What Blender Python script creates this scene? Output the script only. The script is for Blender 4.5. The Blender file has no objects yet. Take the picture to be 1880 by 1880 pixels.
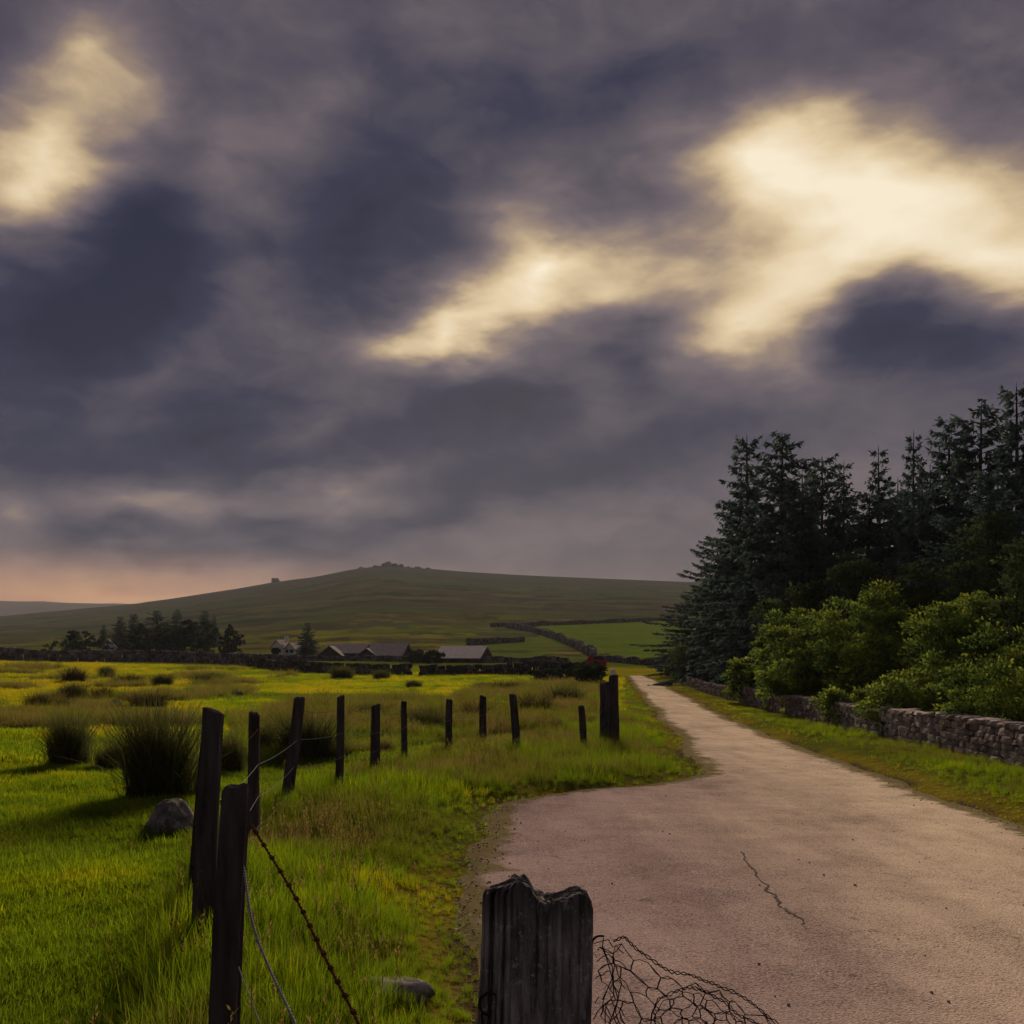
import bpy, math
import numpy as np
from mathutils import Matrix, Vector

sc = bpy.context.scene
R = math.radians
PI = math.pi
# ------------------------------------------------------------------ camera
F, CX, HY, EYE = 1800.0, 940.0, 1195.0, 1.7        # focal length and horizon in photo pixels, eye height in m
cd = bpy.data.cameras.new('camera'); cam = bpy.data.objects.new('camera', cd); sc.collection.objects.link(cam)
cam.location = (0, 0, EYE); cam.rotation_euler = (R(90), 0, 0)
cd.sensor_width = 36; cd.lens = 36 * F / 1880; cd.shift_y = (HY - 940) / 1880
cd.clip_start = 0.05; cd.clip_end = 20000
sc.camera = cam
# ------------------------------------------------------------------ exposure
sc.view_settings.view_transform = 'Standard'; sc.view_settings.look = 'None'
EXPO = 1.9
sc.view_settings.exposure = EXPO; sc.view_settings.gamma = 1; sc.view_settings.use_curve_mapping = False
sc.cycles.use_denoising = True
world_map = 512
sc.cycles.max_bounces = 5; sc.cycles.diffuse_bounces = 3; sc.cycles.glossy_bounces = 2; sc.cycles.transmission_bounces = 3; sc.cycles.transparent_max_bounces = 8; sc.cycles.volume_bounces = 0
# ------------------------------------------------------------------ sun
SUN_PX, SUN_PY = 1000, 530
sd = Vector(((SUN_PX - CX) / F, 1, (HY - SUN_PY) / F)).normalized()
sl = bpy.data.lights.new('sun', 'SUN'); so = bpy.data.objects.new('sun', sl); sc.collection.objects.link(so)
sl.energy = 1.5; sl.angle = R(14); sl.color = (1.0, 0.80, 0.55)
so.rotation_euler = sd.to_track_quat('Z', 'Y').to_euler(); so.location = (0, 0, 60)
# ------------------------------------------------------------------ sky: storm cloud deck over a Nishita sky
def srgb(r, g, b):
    f = lambda c: (c / 255 / 12.92) if c / 255 <= 0.04045 else ((c / 255 + 0.055) / 1.055) ** 2.4
    return (f(r), f(g), f(b), 1)
class NT:
    def __init__(s, tree): s.t = tree; s.n = tree.nodes; s.l = tree.links
    def new(s, kind, **kw):
        nd = s.n.new(kind)
        for k, v in kw.items(): setattr(nd, k, v)
        return nd
    def link(s, a, b): s.l.new(a, b)
    def val(s, sock, v):
        if hasattr(v, 'is_output'): s.l.new(v, sock)
        else: sock.default_value = v
    def math(s, op, a, b=None, c=None, clamp=False):
        m = s.new('ShaderNodeMath', operation=op, use_clamp=clamp); s.val(m.inputs[0], a)
        if b is not None: s.val(m.inputs[1], b)
        if c is not None: s.val(m.inputs[2], c)
        return m.outputs[0]
    def vmath(s, op, a, b=None, scale=None):
        m = s.new('ShaderNodeVectorMath', operation=op); s.val(m.inputs[0], a)
        if b is not None: s.val(m.inputs[1], b)
        if scale is not None: s.val(m.inputs['Scale'], scale)
        return m.outputs['Value'] if op in ('DOT_PRODUCT', 'LENGTH') else m.outputs[0]
    def noise(s, vec, scale, detail=4, rough=.55, dist=0.0, color=False):
        m = s.new('ShaderNodeTexNoise'); m.inputs['Scale'].default_value = scale; m.inputs['Detail'].default_value = detail
        m.inputs['Roughness'].default_value = rough; m.inputs['Distortion'].default_value = dist
        if vec is not None: s.l.new(vec, m.inputs['Vector'])
        return m.outputs['Color' if color else 'Fac']
    def ramp(s, fac, stops):
        m = s.new('ShaderNodeValToRGB'); e = m.color_ramp.elements
        while len(e) < len(stops): e.new(0.5)
        for el, (p, c) in zip(e, stops): el.position = p; el.color = c if len(c) == 4 else (*c, 1)
        s.val(m.inputs[0], fac); return m.outputs[0]
    def mix(s, fac, a, b, mode='MIX'):
        m = s.new('ShaderNodeMix', data_type='RGBA', blend_type=mode); s.val(m.inputs['Factor'], fac)
        for q, v in ((6, a), (7, b)):
            if hasattr(v, 'is_output'): s.l.new(v, m.inputs[q])
            else: m.inputs[q].default_value = v if len(v) == 4 else (*v, 1)
        return m.outputs[2]
    def mapping(s, vec, loc=(0, 0, 0), rot=(0, 0, 0), scale=(1, 1, 1), kind='POINT'):
        m = s.new('ShaderNodeMapping', vector_type=kind); s.l.new(vec, m.inputs[0])
        m.inputs['Location'].default_value = loc; m.inputs['Rotation'].default_value = rot; m.inputs['Scale'].default_value = scale
        return m.outputs[0]
world = bpy.data.worlds.new('World'); sc.world = world; world.use_nodes = True
world.cycles.sampling_method = 'MANUAL'; world.cycles.sample_map_resolution = world_map
W = NT(world.node_tree); W.n.clear()
tc = W.new('ShaderNodeTexCoord').outputs['Generated']
vdir = W.vmath('NORMALIZE', tc)
streak = W.mapping(vdir, rot=(0, R(28), 0), scale=(1.0, 1.0, 2.6))       # cloud bands drawn out by the wind
wn1 = W.noise(streak, 3.2, 3, .5, color=True)
wn2 = W.noise(streak, 9.0, 4, .55, color=True)
wv = W.vmath('ADD', vdir, W.vmath('SCALE', W.vmath('SUBTRACT', wn1, (.5, .5, .5)), scale=.11))
wv = W.vmath('ADD', wv, W.vmath('SCALE', W.vmath('SUBTRACT', wn2, (.5, .5, .5)), scale=.06))
# cloud density patches: px, py in the photo give a direction; half widths; angle; weight (+ thin and bright, - thick and dark)
BLOBS = [
 (40, 60, 140, 130, 0, -.16), (90, 250, 160, 105, 58, .52), (190, 100, 80, 66, 60, .28), (40, 335, 105, 62, 22, .34), (235, 220, 66, 56, 50, .14), (260, 405, 150, 90, 30, -.20),
 (400, 250, 160, 110, 20, .10), (400, 265, 40, 56, 80, .08), (620, 160, 50, 36, 0, .07), (540, 230, 60, 40, 20, .06), (700, 60, 110, 90, 20, -.10), (420, 480, 70, 95, 10, .15),
 (700, 370, 190, 115, 30, -.26), (640, 480, 150, 70, 20, -.14), (190, 560, 240, 140, 35, -.32), (60, 620, 170, 120, 0, -.18), (270, 705, 110, 52, 35, .15), (480, 620, 170, 66, 35, .07),
 (390, 790, 220, 90, 20, -.32), (800, 740, 150, 64, 20, -.18), (560, 865, 260, 46, 12, -.18), (580, 770, 95, 34, 25, .11), (30, 830, 120, 70, 0, -.10),
 (230, 955, 180, 44, -3, .24), (350, 930, 115, 42, 8, .18), (10, 960, 46, 56, 0, .20), (680, 890, 110, 50, 20, .26), (450, 930, 160, 44, 10, .10), (200, 1016, 140, 32, 3, -.18), (520, 985, 180, 36, 8, -.20), (830, 930, 190, 46, 15, -.12),
 (200, 1092, 360, 30, 0, .36), (330, 1055, 200, 22, 0, .14), (20, 1045, 66, 34, 0, .16), (800, 1000, 210, 46, 0, .08), (1000, 950, 250, 66, 10, .05),
 (980, 527, 50, 46, 0, .40), (1000, 520, 140, 80, 0, .36), (1120, 545, 120, 54, 8, .30), (820, 600, 120, 52, 15, .50), (735, 632, 66, 40, 20, .24), (900, 592, 76, 40, 0, .26), (930, 400, 76, 56, 30, .12), (950, 440, 90, 66, 40, .14),
 (1250, 50, 200, 66, 15, .07), (1700, 80, 260, 95, 15, .06), (1180, 160, 200, 74, 15, -.10), (1020, 200, 240, 80, 15, -.12), (1350, 60, 90, 44, 30, -.06), (1090, 330, 150, 80, 35, -.06),
 (1400, 300, 115, 85, 0, .46), (1490, 265, 135, 74, -10, .22), (1600, 375, 230, 120, -12, .42), (1780, 440, 165, 95, -8, .40), (1870, 470, 115, 76, 0, .28), (1875, 280, 120, 56, 10, .14), (1520, 470, 125, 76, 40, .28), (1430, 550, 150, 95, 30, .32), (1370, 605, 120, 46, 8, .34), (1480, 660, 84, 40, 0, .20), (1250, 520, 115, 66, 10, .22),
 (1425, 430, 60, 44, 25, -.10), (1600, 505, 80, 40, 10, -.20), (1480, 330, 200, 110, 0, .16), (1460, 480, 150, 90, 25, .18), (1800, 350, 160, 90, -10, .16), (1570, 605, 115, 62, 10, -.24), (1740, 615, 145, 74, -5, -.24), (1800, 360, 66, 34, -30, -.12), (1195, 615, 90, 54, 30, -.22), (1000, 705, 160, 54, 8, -.24), (1100, 715, 72, 44, 0, .20), (1330, 760, 190, 66, 5, -.12), (1040, 855, 240, 76, 8, -.20), (1200, 970, 220, 80, 0, .04), (1500, 770, 150, 64, 10, .04),
]
acc = W.math('MULTIPLY_ADD', W.math('SUBTRACT', W.noise(streak, 2.6, 5, .52), .5), .34, .345)
acc = W.math('MULTIPLY_ADD', W.math('SUBTRACT', W.noise(streak, 6.5, 5, .6), .5), .30, acc)
acc = W.math('MULTIPLY_ADD', W.math('SUBTRACT', W.noise(W.mapping(vdir, rot=(0, R(34), 0), scale=(1, 1, 1.7)), 15, 6, .65, .6), .5), .30, acc)
for px, py, a, b, ang, w in BLOBS:
    c = Vector(((px - CX) / F, 1, (HY - py) / F)); sh = 1 / c.length; c.normalize()
    right = Vector((1, 0, 0)); right = (right - c * right.dot(c)).normalized(); up = right.cross(c)
    t1 = right * math.cos(R(ang)) + up * math.sin(R(ang)); t2 = c.cross(t1)
    m = Matrix((t1, t2, c)).transposed()
    v = W.mapping(wv, loc=c, rot=m.to_euler('XYZ'), scale=(a / F * sh * 2.3, b / F * sh * 2.3, .7), kind='TEXTURE')
    gt = W.new('ShaderNodeTexGradient', gradient_type='QUADRATIC_SPHERE'); W.link(v, gt.inputs[0]); g = gt.outputs['Fac']
    acc = W.math('MULTIPLY_ADD', g, w * 1.25, acc)
cloud = W.ramp(W.math('MULTIPLY', acc, .75), [(0.0, srgb(24, 30, 56)), (.12, srgb(42, 45, 70)), (.26, srgb(82, 76, 88)), (.375, srgb(110, 98, 104)), (.50, srgb(150, 130, 115)), (.62, srgb(198, 174, 138)), (.76, srgb(228, 206, 168)), (1.0, srgb(250, 236, 208))])
zc = W.new('ShaderNodeSeparateXYZ'); W.link(vdir, zc.inputs[0])
glow = W.math('SUBTRACT', 1, W.math('DIVIDE', zc.outputs[2], .10), clamp=True)
cloud = W.mix(W.math('MULTIPLY', glow, .26), cloud, (0.34, 0.15, 0.08), 'MIX')
pc = Vector(((150 - CX) / F, 1, (HY - 1100) / F)).normalized(); pv = W.mapping(vdir, loc=pc, scale=(.62, .62, .062), kind='TEXTURE'); pg = W.new('ShaderNodeTexGradient', gradient_type='QUADRATIC_SPHERE'); W.link(pv, pg.inputs[0])
cloud = W.mix(W.math('MULTIPLY', pg.outputs['Fac'], .75), cloud, srgb(205, 140, 100), 'MIX')      # clear peach strip under the cloud edge
sky = W.new('ShaderNodeTexSky', sky_type='NISHITA', sun_disc=False)
sky.sun_elevation = math.asin(sd.z); sky.sun_rotation = math.atan2(sd.x, sd.y)
clear = W.vmath('SCALE', sky.outputs[0], scale=0.08 * 2 ** EXPO)
allsky = W.mix(0.996, clear, cloud)
bg = W.new('ShaderNodeBackground'); bg.inputs[1].default_value = 2 ** -EXPO
wo = W.new('ShaderNodeOutputWorld'); W.link(allsky, bg.inputs[0]); W.link(bg.outputs[0], wo.inputs[0])

# ================================================================== helpers
rng = np.random.default_rng(7)
def vnoise(x, y, seed=0):
    x = np.asarray(x, float); y = np.asarray(y, float)
    xi = np.floor(x); yi = np.floor(y); fx = x - xi; fy = y - yi
    fx = fx * fx * (3 - 2 * fx); fy = fy * fy * (3 - 2 * fy)
    def hsh(a, b):
        n = (a.astype(np.int64) * 374761393 + b.astype(np.int64) * 668265263 + seed * 974711) & 0xffffffff
        n = ((n ^ (n >> 13)) * 1274126177) & 0xffffffff
        return ((n ^ (n >> 16)) & 0xffff) / 65535.0
    a = hsh(xi, yi); b = hsh(xi + 1, yi); c = hsh(xi, yi + 1); d = hsh(xi + 1, yi + 1)
    return (a + (b - a) * fx) * (1 - fy) + (c + (d - c) * fx) * fy
def fbm(x, y, seed=0, o=4):
    s = 0; a = .5
    for k in range(o): s = s + a * vnoise(np.asarray(x) * 2 ** k, np.asarray(y) * 2 ** k, seed + k * 17); a *= .5
    return s / (1 - .5 ** o)
def sstep(a, b, x):
    t = np.clip((np.asarray(x, float) - a) / (b - a), 0, 1); return t * t * (3 - 2 * t)
# ------------------------------------------------------------------ the lie of the land
PY_ = np.array([-1e5, 0, 20, 40, 60, 80, 100, 130, 160])
PZ_ = np.array([0, 0, -.4, -.76, -.95, -.95, -.80, -.42, -.2])
RX_ = np.array([-2000, -600, 0, 250, 400, 500, 570, 640, 700, 760, 850, 950, 1100, 1240, 1500, 1880, 3000]) 
RY_ = np.array([1150, 1140, 1131, 1108, 1086, 1069, 1060, 1046, 1038, 1042, 1049, 1055, 1062, 1067, 1074, 1082, 1100])
YR = 1300.0
EL = [(890, 1880), (885, 1800), (868, 1750), (848, 1700), (832, 1620), (845, 1570), (880, 1520), (925, 1474), (1050, 1452), (1150, 1445), (1296, 1424), (1288, 1411), (1235, 1350), (1205, 1310), (1180, 1280), (1160, 1252), (1150, 1241)]
ER = [(1880, 1525), (1700, 1455), (1560, 1405), (1375, 1335), (1280, 1287), (1205, 1249), (1178, 1238)]
def base_h(x, y):
    x = np.asarray(x, float); y = np.asarray(y, float)
    p = np.interp(y, PY_, PZ_)
    u = np.clip(x / np.maximum(y, 1), -1.5, 1.5)
    yr = np.interp(CX + u * F, RX_, RY_)
    zr = EYE + (HY - yr) / F * YR
    s = (np.maximum(y, 160) - 160) / (YR - 160)
    f = np.where(s < 1, np.minimum(s, 1) ** 1.25, np.maximum(1 - (s - 1) ** 1.3 * .55, .15))
    far = -.2 + (zr + .2) * f
    far = far + (fbm(x / 90, y / 90, 5) - .5) * 6 * sstep(200, 600, y) * (1 - sstep(1000, 1250, y))
    z = np.where(y > 160, far, p)
    side = .022 * np.log1p(np.exp(np.clip((-x - 10) / 5, -50, 50))) * 5
    z = z + np.minimum(side, 1.6) * sstep(15, 60, y) * (1 - sstep(150, 320, y))
    z = z - .14 * sstep(6, 11, x) * (1 - sstep(30, 60, y)) * sstep(-5, 8, y)
    return z
def ray_ground(px, py, h=base_h, y0=1.2, y1=4000):
    ys = np.geomspace(y0, y1, 6000); u = (px - CX) / F; k = (py - HY) / F
    d = (EYE - k * ys) - h(u * ys, ys)
    i = np.argmax(d < 0)
    if i == 0: i = len(ys) - 1
    t = d[i - 1] / (d[i - 1] - d[i] + 1e-12); Y = ys[i - 1] + (ys[i] - ys[i - 1]) * t
    return np.array([u * Y, Y])
gl = np.array([ray_ground(*p) for p in EL]); gr = np.array([ray_ground(*p) for p in ER])
gl = np.vstack([[gl[0, 0] + .1, 2.4], gl]); gr = np.vstack([[gr[0, 0] - .75, 2.4], gr])
yend = min(gl[-1, 1], gr[-1, 1])
oi = np.argsort(gl[:, 1]); gl = gl[oi]; oi = np.argsort(gr[:, 1]); gr = gr[oi]
def road_x(y):
    j = (fbm(y * .7, y * 0, 3, 6) - .5) * .55
    k = (fbm(y * .6, y * 0 + 5, 8, 6) - .5) * .45
    return np.interp(y, gl[:, 0 + 1], gl[:, 0]) + j, np.interp(y, gr[:, 1], gr[:, 0]) + k
def road_dist(x, y):
    """signed metres outside the road (negative on it)"""
    l, r = road_x(y); d = np.maximum(l - x, x - r)
    d = np.maximum(d, np.maximum(2.4 - y, y - yend)); return d
def ground_h(x, y):
    z = base_h(x, y); d = road_dist(x, y)
    near = sstep(.12, .7, d) * (1 - sstep(60, 140, y))
    lump = (fbm(x * .55, y * .55, 21) - .42) * .16 + (fbm(x * 2.1, y * 2.1, 31, 3) - .5) * .07
    return z + near * (lump + .05) + .03 * sstep(.05, .35, d) * (1 - sstep(60, 140, y))
def on_ground(px, py, y0=1.2): p = ray_ground(px, py, ground_h, y0); return np.array([p[0], p[1], float(ground_h(p[0], p[1]))])
def at(px, py, Y): return np.array([(px - CX) / F * Y, Y, EYE + (HY - py) / F * Y])
def at_ground(px, Y): x = (px - CX) / F * Y; return np.array([x, Y, float(ground_h(x, Y))])

# ------------------------------------------------------------------ mesh helpers
class MB:
    def __init__(s): s.v = []; s.f = []; s.n = 0; s.t = []
    def add(s, v, f, tint=None):
        v = np.asarray(v, float); f = np.asarray(f, int); s.v.append(v); s.f.append(f + s.n); s.n += len(v)
        s.t.append(np.full(len(v), .5) if tint is None else np.broadcast_to(np.asarray(tint, float), (len(v),)))
    def mesh(s, name, loc=(0, 0, 0), smooth=False):
        me = bpy.data.meshes.new(name); V = np.vstack(s.v) - np.asarray(loc); me.vertices.add(len(V)); me.vertices.foreach_set('co', V.ravel())
        sizes = np.concatenate([np.full(len(f), f.shape[1]) for f in s.f]); idx = np.concatenate([f.ravel() for f in s.f])
        me.loops.add(len(idx)); me.loops.foreach_set('vertex_index', idx.astype(np.int32))
        st = np.concatenate([[0], np.cumsum(sizes)[:-1]]); me.polygons.add(len(sizes)); me.polygons.foreach_set('loop_start', st.astype(np.int32))
        me.polygons.foreach_set('use_smooth', np.full(len(sizes), smooth))
        at_ = me.attributes.new('tint', 'FLOAT', 'POINT'); at_.data.foreach_set('value', np.concatenate(s.t).astype(np.float32))
        me.update(calc_edges=True); me.validate(); return me
def link(name, me, mat=None, parent=None, loc=None):
    o = bpy.data.objects.new(name, me); sc.collection.objects.link(o)
    if mat is not None and me is not None:
        if len(me.materials) == 0: me.materials.append(mat)
    if parent: o.parent = parent
    if loc is not None: o.location = loc
    return o
def tag(o, label=None, cat=None, group=None, kind=None):
    for k, v in (('label', label), ('category', cat), ('group', group), ('kind', kind)):
        if v: o[k] = v
    return o
def thing(name, loc, label, cat, group=None, rz=0.0):
    o = bpy.data.objects.new(name, None); sc.collection.objects.link(o); o.location = loc; o.rotation_euler = (0, 0, rz); o.empty_display_size = .2
    return tag(o, label, cat, group)
def kites(mb, c, d, s, L, Wd, tint):
    n = len(c); L = np.broadcast_to(L, (n,))[:, None]; Wd = np.broadcast_to(Wd, (n,))[:, None]
    v = np.stack([c, c + d * L * .42 + s * Wd, c + d * L, c + d * L * .42 - s * Wd], 1).reshape(-1, 3)
    mb.add(v, np.arange(4 * n).reshape(n, 4), np.repeat(np.broadcast_to(tint, (n,)), 4))
def unit(a): return a / (np.linalg.norm(a, axis=-1, keepdims=True) + 1e-9)
def tube(mb, pts, rad, n=5, tint=.5, cap=True):
    P = np.asarray(pts, float); m = len(P); rad = np.broadcast_to(rad, (m,))
    T = unit(np.gradient(P, axis=0)); ref = np.array([0, 0, 1.]) if abs(T[m // 2, 2]) < .8 else np.array([1., 0, 0])
    U = unit(np.cross(T, ref)); Vv = np.cross(T, U)
    a = np.arange(n) / n * 2 * PI
    v = (P[:, None] + rad[:, None, None] * (np.cos(a)[None, :, None] * U[:, None] + np.sin(a)[None, :, None] * Vv[:, None])).reshape(-1, 3)
    i = np.arange(m - 1)[:, None] * n; j = np.arange(n)[None]; k = (j + 1) % n
    f = np.stack([i + j, i + k, i + n + k, i + n + j], -1).reshape(-1, 4); mb.add(v, f, tint)
    if cap:
        for r0 in (0, (m - 1) * n):
            mb.add(v[r0:r0 + n], [list(range(n))], tint)
def box(mb, lo, hi, tint=.5, rz=0.0, org=(0, 0, 0)):
    lo = np.asarray(lo, float); hi = np.asarray(hi, float)
    v = np.array([[x, y, z] for z in (lo[2], hi[2]) for y in (lo[1], hi[1]) for x in (lo[0], hi[0])])
    c, s_ = math.cos(rz), math.sin(rz); v = np.stack([v[:, 0] * c - v[:, 1] * s_, v[:, 0] * s_ + v[:, 1] * c, v[:, 2]], 1) + np.asarray(org)
    mb.add(v, [[0, 2, 3, 1], [4, 5, 7, 6], [0, 1, 5, 4], [2, 6, 7, 3], [0, 4, 6, 2], [1, 3, 7, 5]], tint)
def extrude_poly(mb, poly, y0, y1, tint=.5):
    """poly of (x, z), extruded along y"""
    p = np.asarray(poly, float); n = len(p)
    a = np.stack([p[:, 0], np.full(n, y0), p[:, 1]], 1); b = np.stack([p[:, 0], np.full(n, y1), p[:, 1]], 1)
    mb.add(np.vstack([a, b]), [[i, (i + 1) % n, n + (i + 1) % n, n + i] for i in range(n)], tint)
    mb.add(a, [list(range(n))[::-1]], tint); mb.add(b, [list(range(n))], tint)

# ================================================================== materials
def mat_base(name):
    m = bpy.data.materials.new(name); m.use_nodes = True; t = NT(m.node_tree); b = t.n['Principled BSDF']; b.inputs['Specular IOR Level'].default_value = 0
    return m, t, b
def pos(t): return t.new('ShaderNodeNewGeometry').outputs['Position']
def objc(t): return t.new('ShaderNodeTexCoord').outputs['Object']
def attr(t, name, kind='GEOMETRY', out='Fac'): a = t.new('ShaderNodeAttribute', attribute_name=name, attribute_type=kind); return a.outputs[out]
def bump(t, b, h, strength=.4, dist=.02):
    n = t.new('ShaderNodeBump'); n.inputs['Strength'].default_value = strength; n.inputs['Distance'].default_value = dist; t.link(h, n.inputs['Height']); t.link(n.outputs[0], b.inputs['Normal'])
def foliage(name, stops, trans=.35, kind='GEOMETRY', rough=.55, patch=.6):
    m, t, b = mat_base(name); f = attr(t, 'tint', kind)
    if patch: f = t.math('MULTIPLY_ADD', t.math('SUBTRACT', t.noise(pos(t), patch, 3), .5), .6, f)
    c = t.ramp(f, stops); t.link(c, b.inputs['Base Color']); b.inputs['Roughness'].default_value = rough; b.inputs['Specular IOR Level'].default_value = 0
    tr = t.new('ShaderNodeBsdfTranslucent'); t.link(c, tr.inputs[0]); mx = t.new('ShaderNodeMixShader'); mx.inputs[0].default_value = trans
    t.link(b.outputs[0], mx.inputs[1]); t.link(tr.outputs[0], mx.inputs[2]); t.link(mx.outputs[0], t.n['Material Output'].inputs[0]); return m
def plain(name, c1, c2, scale=6, rough=.8, bs=.3, bd=.01, stretch=(1, 1, 1), metal=0, c3=None):
    m, t, b = mat_base(name); v = t.mapping(objc(t), scale=stretch); n = t.noise(v, scale, 6, .65)
    st = [(.3, c1), (.7, c2)] + ([(.78, c3)] if c3 else [])
    t.link(t.ramp(n, st), b.inputs['Base Color']); b.inputs['Roughness'].default_value = rough; b.inputs['Metallic'].default_value = metal
    if bs: bump(t, b, t.noise(v, scale * 2.5, 5, .7), bs, bd)
    return m
M = {}
def make_ground():
    m, t, b = mat_base('ground'); c = attr(t, 'gcol', out='Color'); p = pos(t)
    n1 = t.noise(p, 7, 5, .7); n2 = t.noise(p, .35, 4, .6); n3 = t.noise(p, .035, 5, .65)
    k = t.math('MULTIPLY', t.math('MULTIPLY_ADD', n1, 1.1, .45), t.math('MULTIPLY_ADD', n2, 1.0, .5)); k = t.math('MULTIPLY', k, t.math('MULTIPLY_ADD', n3, .9, .55))
    k = t.math('MINIMUM', k, 1.9); kk = t.new('ShaderNodeCombineXYZ')
    for i in range(3): t.link(k, kk.inputs[i])
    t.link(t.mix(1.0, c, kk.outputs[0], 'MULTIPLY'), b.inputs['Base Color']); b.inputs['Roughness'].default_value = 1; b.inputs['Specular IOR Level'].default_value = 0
    bump(t, b, t.noise(p, 1.3, 8, .75), .8, .25); return m
M['ground'] = make_ground()
def make_road():
    m, t, b = mat_base('road_surface'); p = pos(t)
    big = t.noise(p, .45, 4, .6); mid = t.noise(p, 2.6, 5, .6); fine = t.noise(p, 55, 4, .8); v = t.new('ShaderNodeTexVoronoi'); v.inputs['Scale'].default_value = 70; t.link(p, v.inputs['Vector'])
    f = t.math('ADD', t.math('MULTIPLY', big, .40), t.math('MULTIPLY', mid, .30)); f = t.math('MULTIPLY_ADD', fine, .9, t.math('SUBTRACT', f, .17)); f = t.math('MULTIPLY_ADD', v.outputs['Distance'], -.30, f)
    c = t.ramp(f, [(.26, (.19, .145, .12)), (.40, (.44, .345, .275)), (.56, (.64, .51, .39)), (.8, (.78, .64, .50))])
    spot = t.noise(p, 5.5, 4, .7); c = t.mix(t.math('MULTIPLY', t.math('GREATER_THAN', spot, .66), .45), c, (.11, .10, .09))
    sp = t.new('ShaderNodeSeparateXYZ'); t.link(p, sp.inputs[0])         # light put into the colour: bright sky gloss on the lane, dim purple ambient on the lay-by
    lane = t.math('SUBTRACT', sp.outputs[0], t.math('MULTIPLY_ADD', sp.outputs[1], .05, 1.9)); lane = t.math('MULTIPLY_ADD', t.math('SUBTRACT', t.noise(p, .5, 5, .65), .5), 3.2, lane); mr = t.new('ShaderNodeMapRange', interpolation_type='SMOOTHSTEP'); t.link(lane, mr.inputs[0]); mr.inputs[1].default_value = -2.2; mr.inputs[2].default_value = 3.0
    old = t.mix(1.0, c, (.52, .48, .62), 'MULTIPLY'); c = t.mix(mr.outputs[0], old, c)  # multiplied copy carries the weaker purple light of the lay-by side
    ey = attr(t, 'tint'); dn = t.math('ADD', t.noise(p, 3.0, 6, .7), t.math('MULTIPLY', ey, .55)); dm = t.new('ShaderNodeMapRange', interpolation_type='SMOOTHSTEP'); t.link(dn, dm.inputs[0]); dm.inputs[1].default_value = .72; dm.inputs[2].default_value = .95
    c = t.mix(t.math('MULTIPLY', dm.outputs[0], .85), c, t.mix(t.noise(p, 9, 4, .7), (.085, .06, .03), (.13, .12, .03)))      # soil and moss creeping in from the edges
    tr = t.new('ShaderNodeMapRange', interpolation_type='SMOOTHSTEP'); t.link(t.noise(t.mapping(p, rot=(0, 0, R(6)), scale=(1.3, .10, 1)), 1.4, 4, .6), tr.inputs[0]); tr.inputs[1].default_value = .42; tr.inputs[2].default_value = .62
    c = t.mix(t.math('MULTIPLY', tr.outputs[0], .35), c, t.mix(1.0, c, (.62, .60, .62), 'MULTIPLY'))                          # wheel-worn streaks along the lane
    chip = t.noise(p, 26, 3, .8); c = t.mix(t.math('MULTIPLY', t.math('GREATER_THAN', chip, .64), .5), c, (.58, .52, .47)); c = t.mix(t.math('MULTIPLY', t.math('LESS_THAN', chip, .36), .55), c, (.075, .068, .07))
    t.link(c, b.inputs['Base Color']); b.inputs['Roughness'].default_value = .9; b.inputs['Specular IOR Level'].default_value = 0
    bump(t, b, t.math('ADD', v.outputs['Distance'], t.math('MULTIPLY', t.noise(p, 14, 6, .8), 1.0)), .4, .010); return m
M['road'] = make_road()
def make_stone(name, a, b_, c, sc_=5):
    m, t, b = mat_base(name); o = objc(t); oi = t.new('ShaderNodeObjectInfo').outputs['Random']
    ov = t.vmath('ADD', o, t.vmath('SCALE', (3.1, 5.7, 9.3), scale=t.math('MULTIPLY', oi, 13.0)))
    f = t.math('MULTIPLY_ADD', t.math('SUBTRACT', t.math('ADD', oi, attr(t, 'tint')), 1.0), .35, t.noise(ov, sc_, 7, .7))
    col = t.ramp(f, [(.28, a), (.5, b_), (.75, c)]); lich = t.noise(ov, sc_ * 2.2, 4, .6); col = t.mix(t.math('MULTIPLY', t.math('GREATER_THAN', lich, .60), .55), col, (.34, .34, .27)); moss = t.noise(ov, sc_ * .8, 4, .6)
    col = t.mix(t.math('MULTIPLY', t.math('GREATER_THAN', moss, .58), .6), col, (.06, .065, .02))
    t.link(col, b.inputs['Base Color']); b.inputs['Roughness'].default_value = .85; bump(t, b, t.noise(ov, sc_ * 3, 8, .75), .7, .03); return m
M['stone'] = make_stone('granite', (.14, .11, .115), (.36, .295, .30), (.56, .48, .47))
M['boulder'] = make_stone('boulder_granite', (.05, .045, .05), (.15, .135, .135), (.32, .29, .28), 6)
M['darkstone'] = make_stone('field_wall_stone', (.04, .034, .04), (.10, .085, .09), (.22, .20, .20), 1.2)
M['tar'] = plain('old_tar', (.06, .05, .05), (.15, .125, .12), 20)
M['pebble'] = plain('pebble_stone', (.16, .135, .125), (.42, .36, .32), .8)
M['core'] = plain('wall_packing', (.02, .018, .018), (.05, .042, .038), 9)
M['post'] = plain('weathered_post', (.025, .020, .022), (.105, .09, .095), 14, .85, .6, .01, (1, 1, .12), c3=(.22, .20, .20))
M['wire'] = plain('galvanised_wire', (.18, .18, .20), (.36, .36, .38), 30, .7, 0)
M['rust'] = plain('rusty_wire', (.06, .025, .012), (.16, .07, .035), 40, .9, 0)
M['netwire'] = plain('dark_netting_wire', (.018, .014, .02), (.05, .035, .045), 60, .6, 0, metal=.3)
GR = [(.0, (.22, .15, .06)), (.2, (.18, .16, .03)), (.4, (.13, .165, .012)), (.62, (.17, .27, .008)), (.8, (.32, .35, .008)), (1.0, (.48, .38, .012))]
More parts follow.
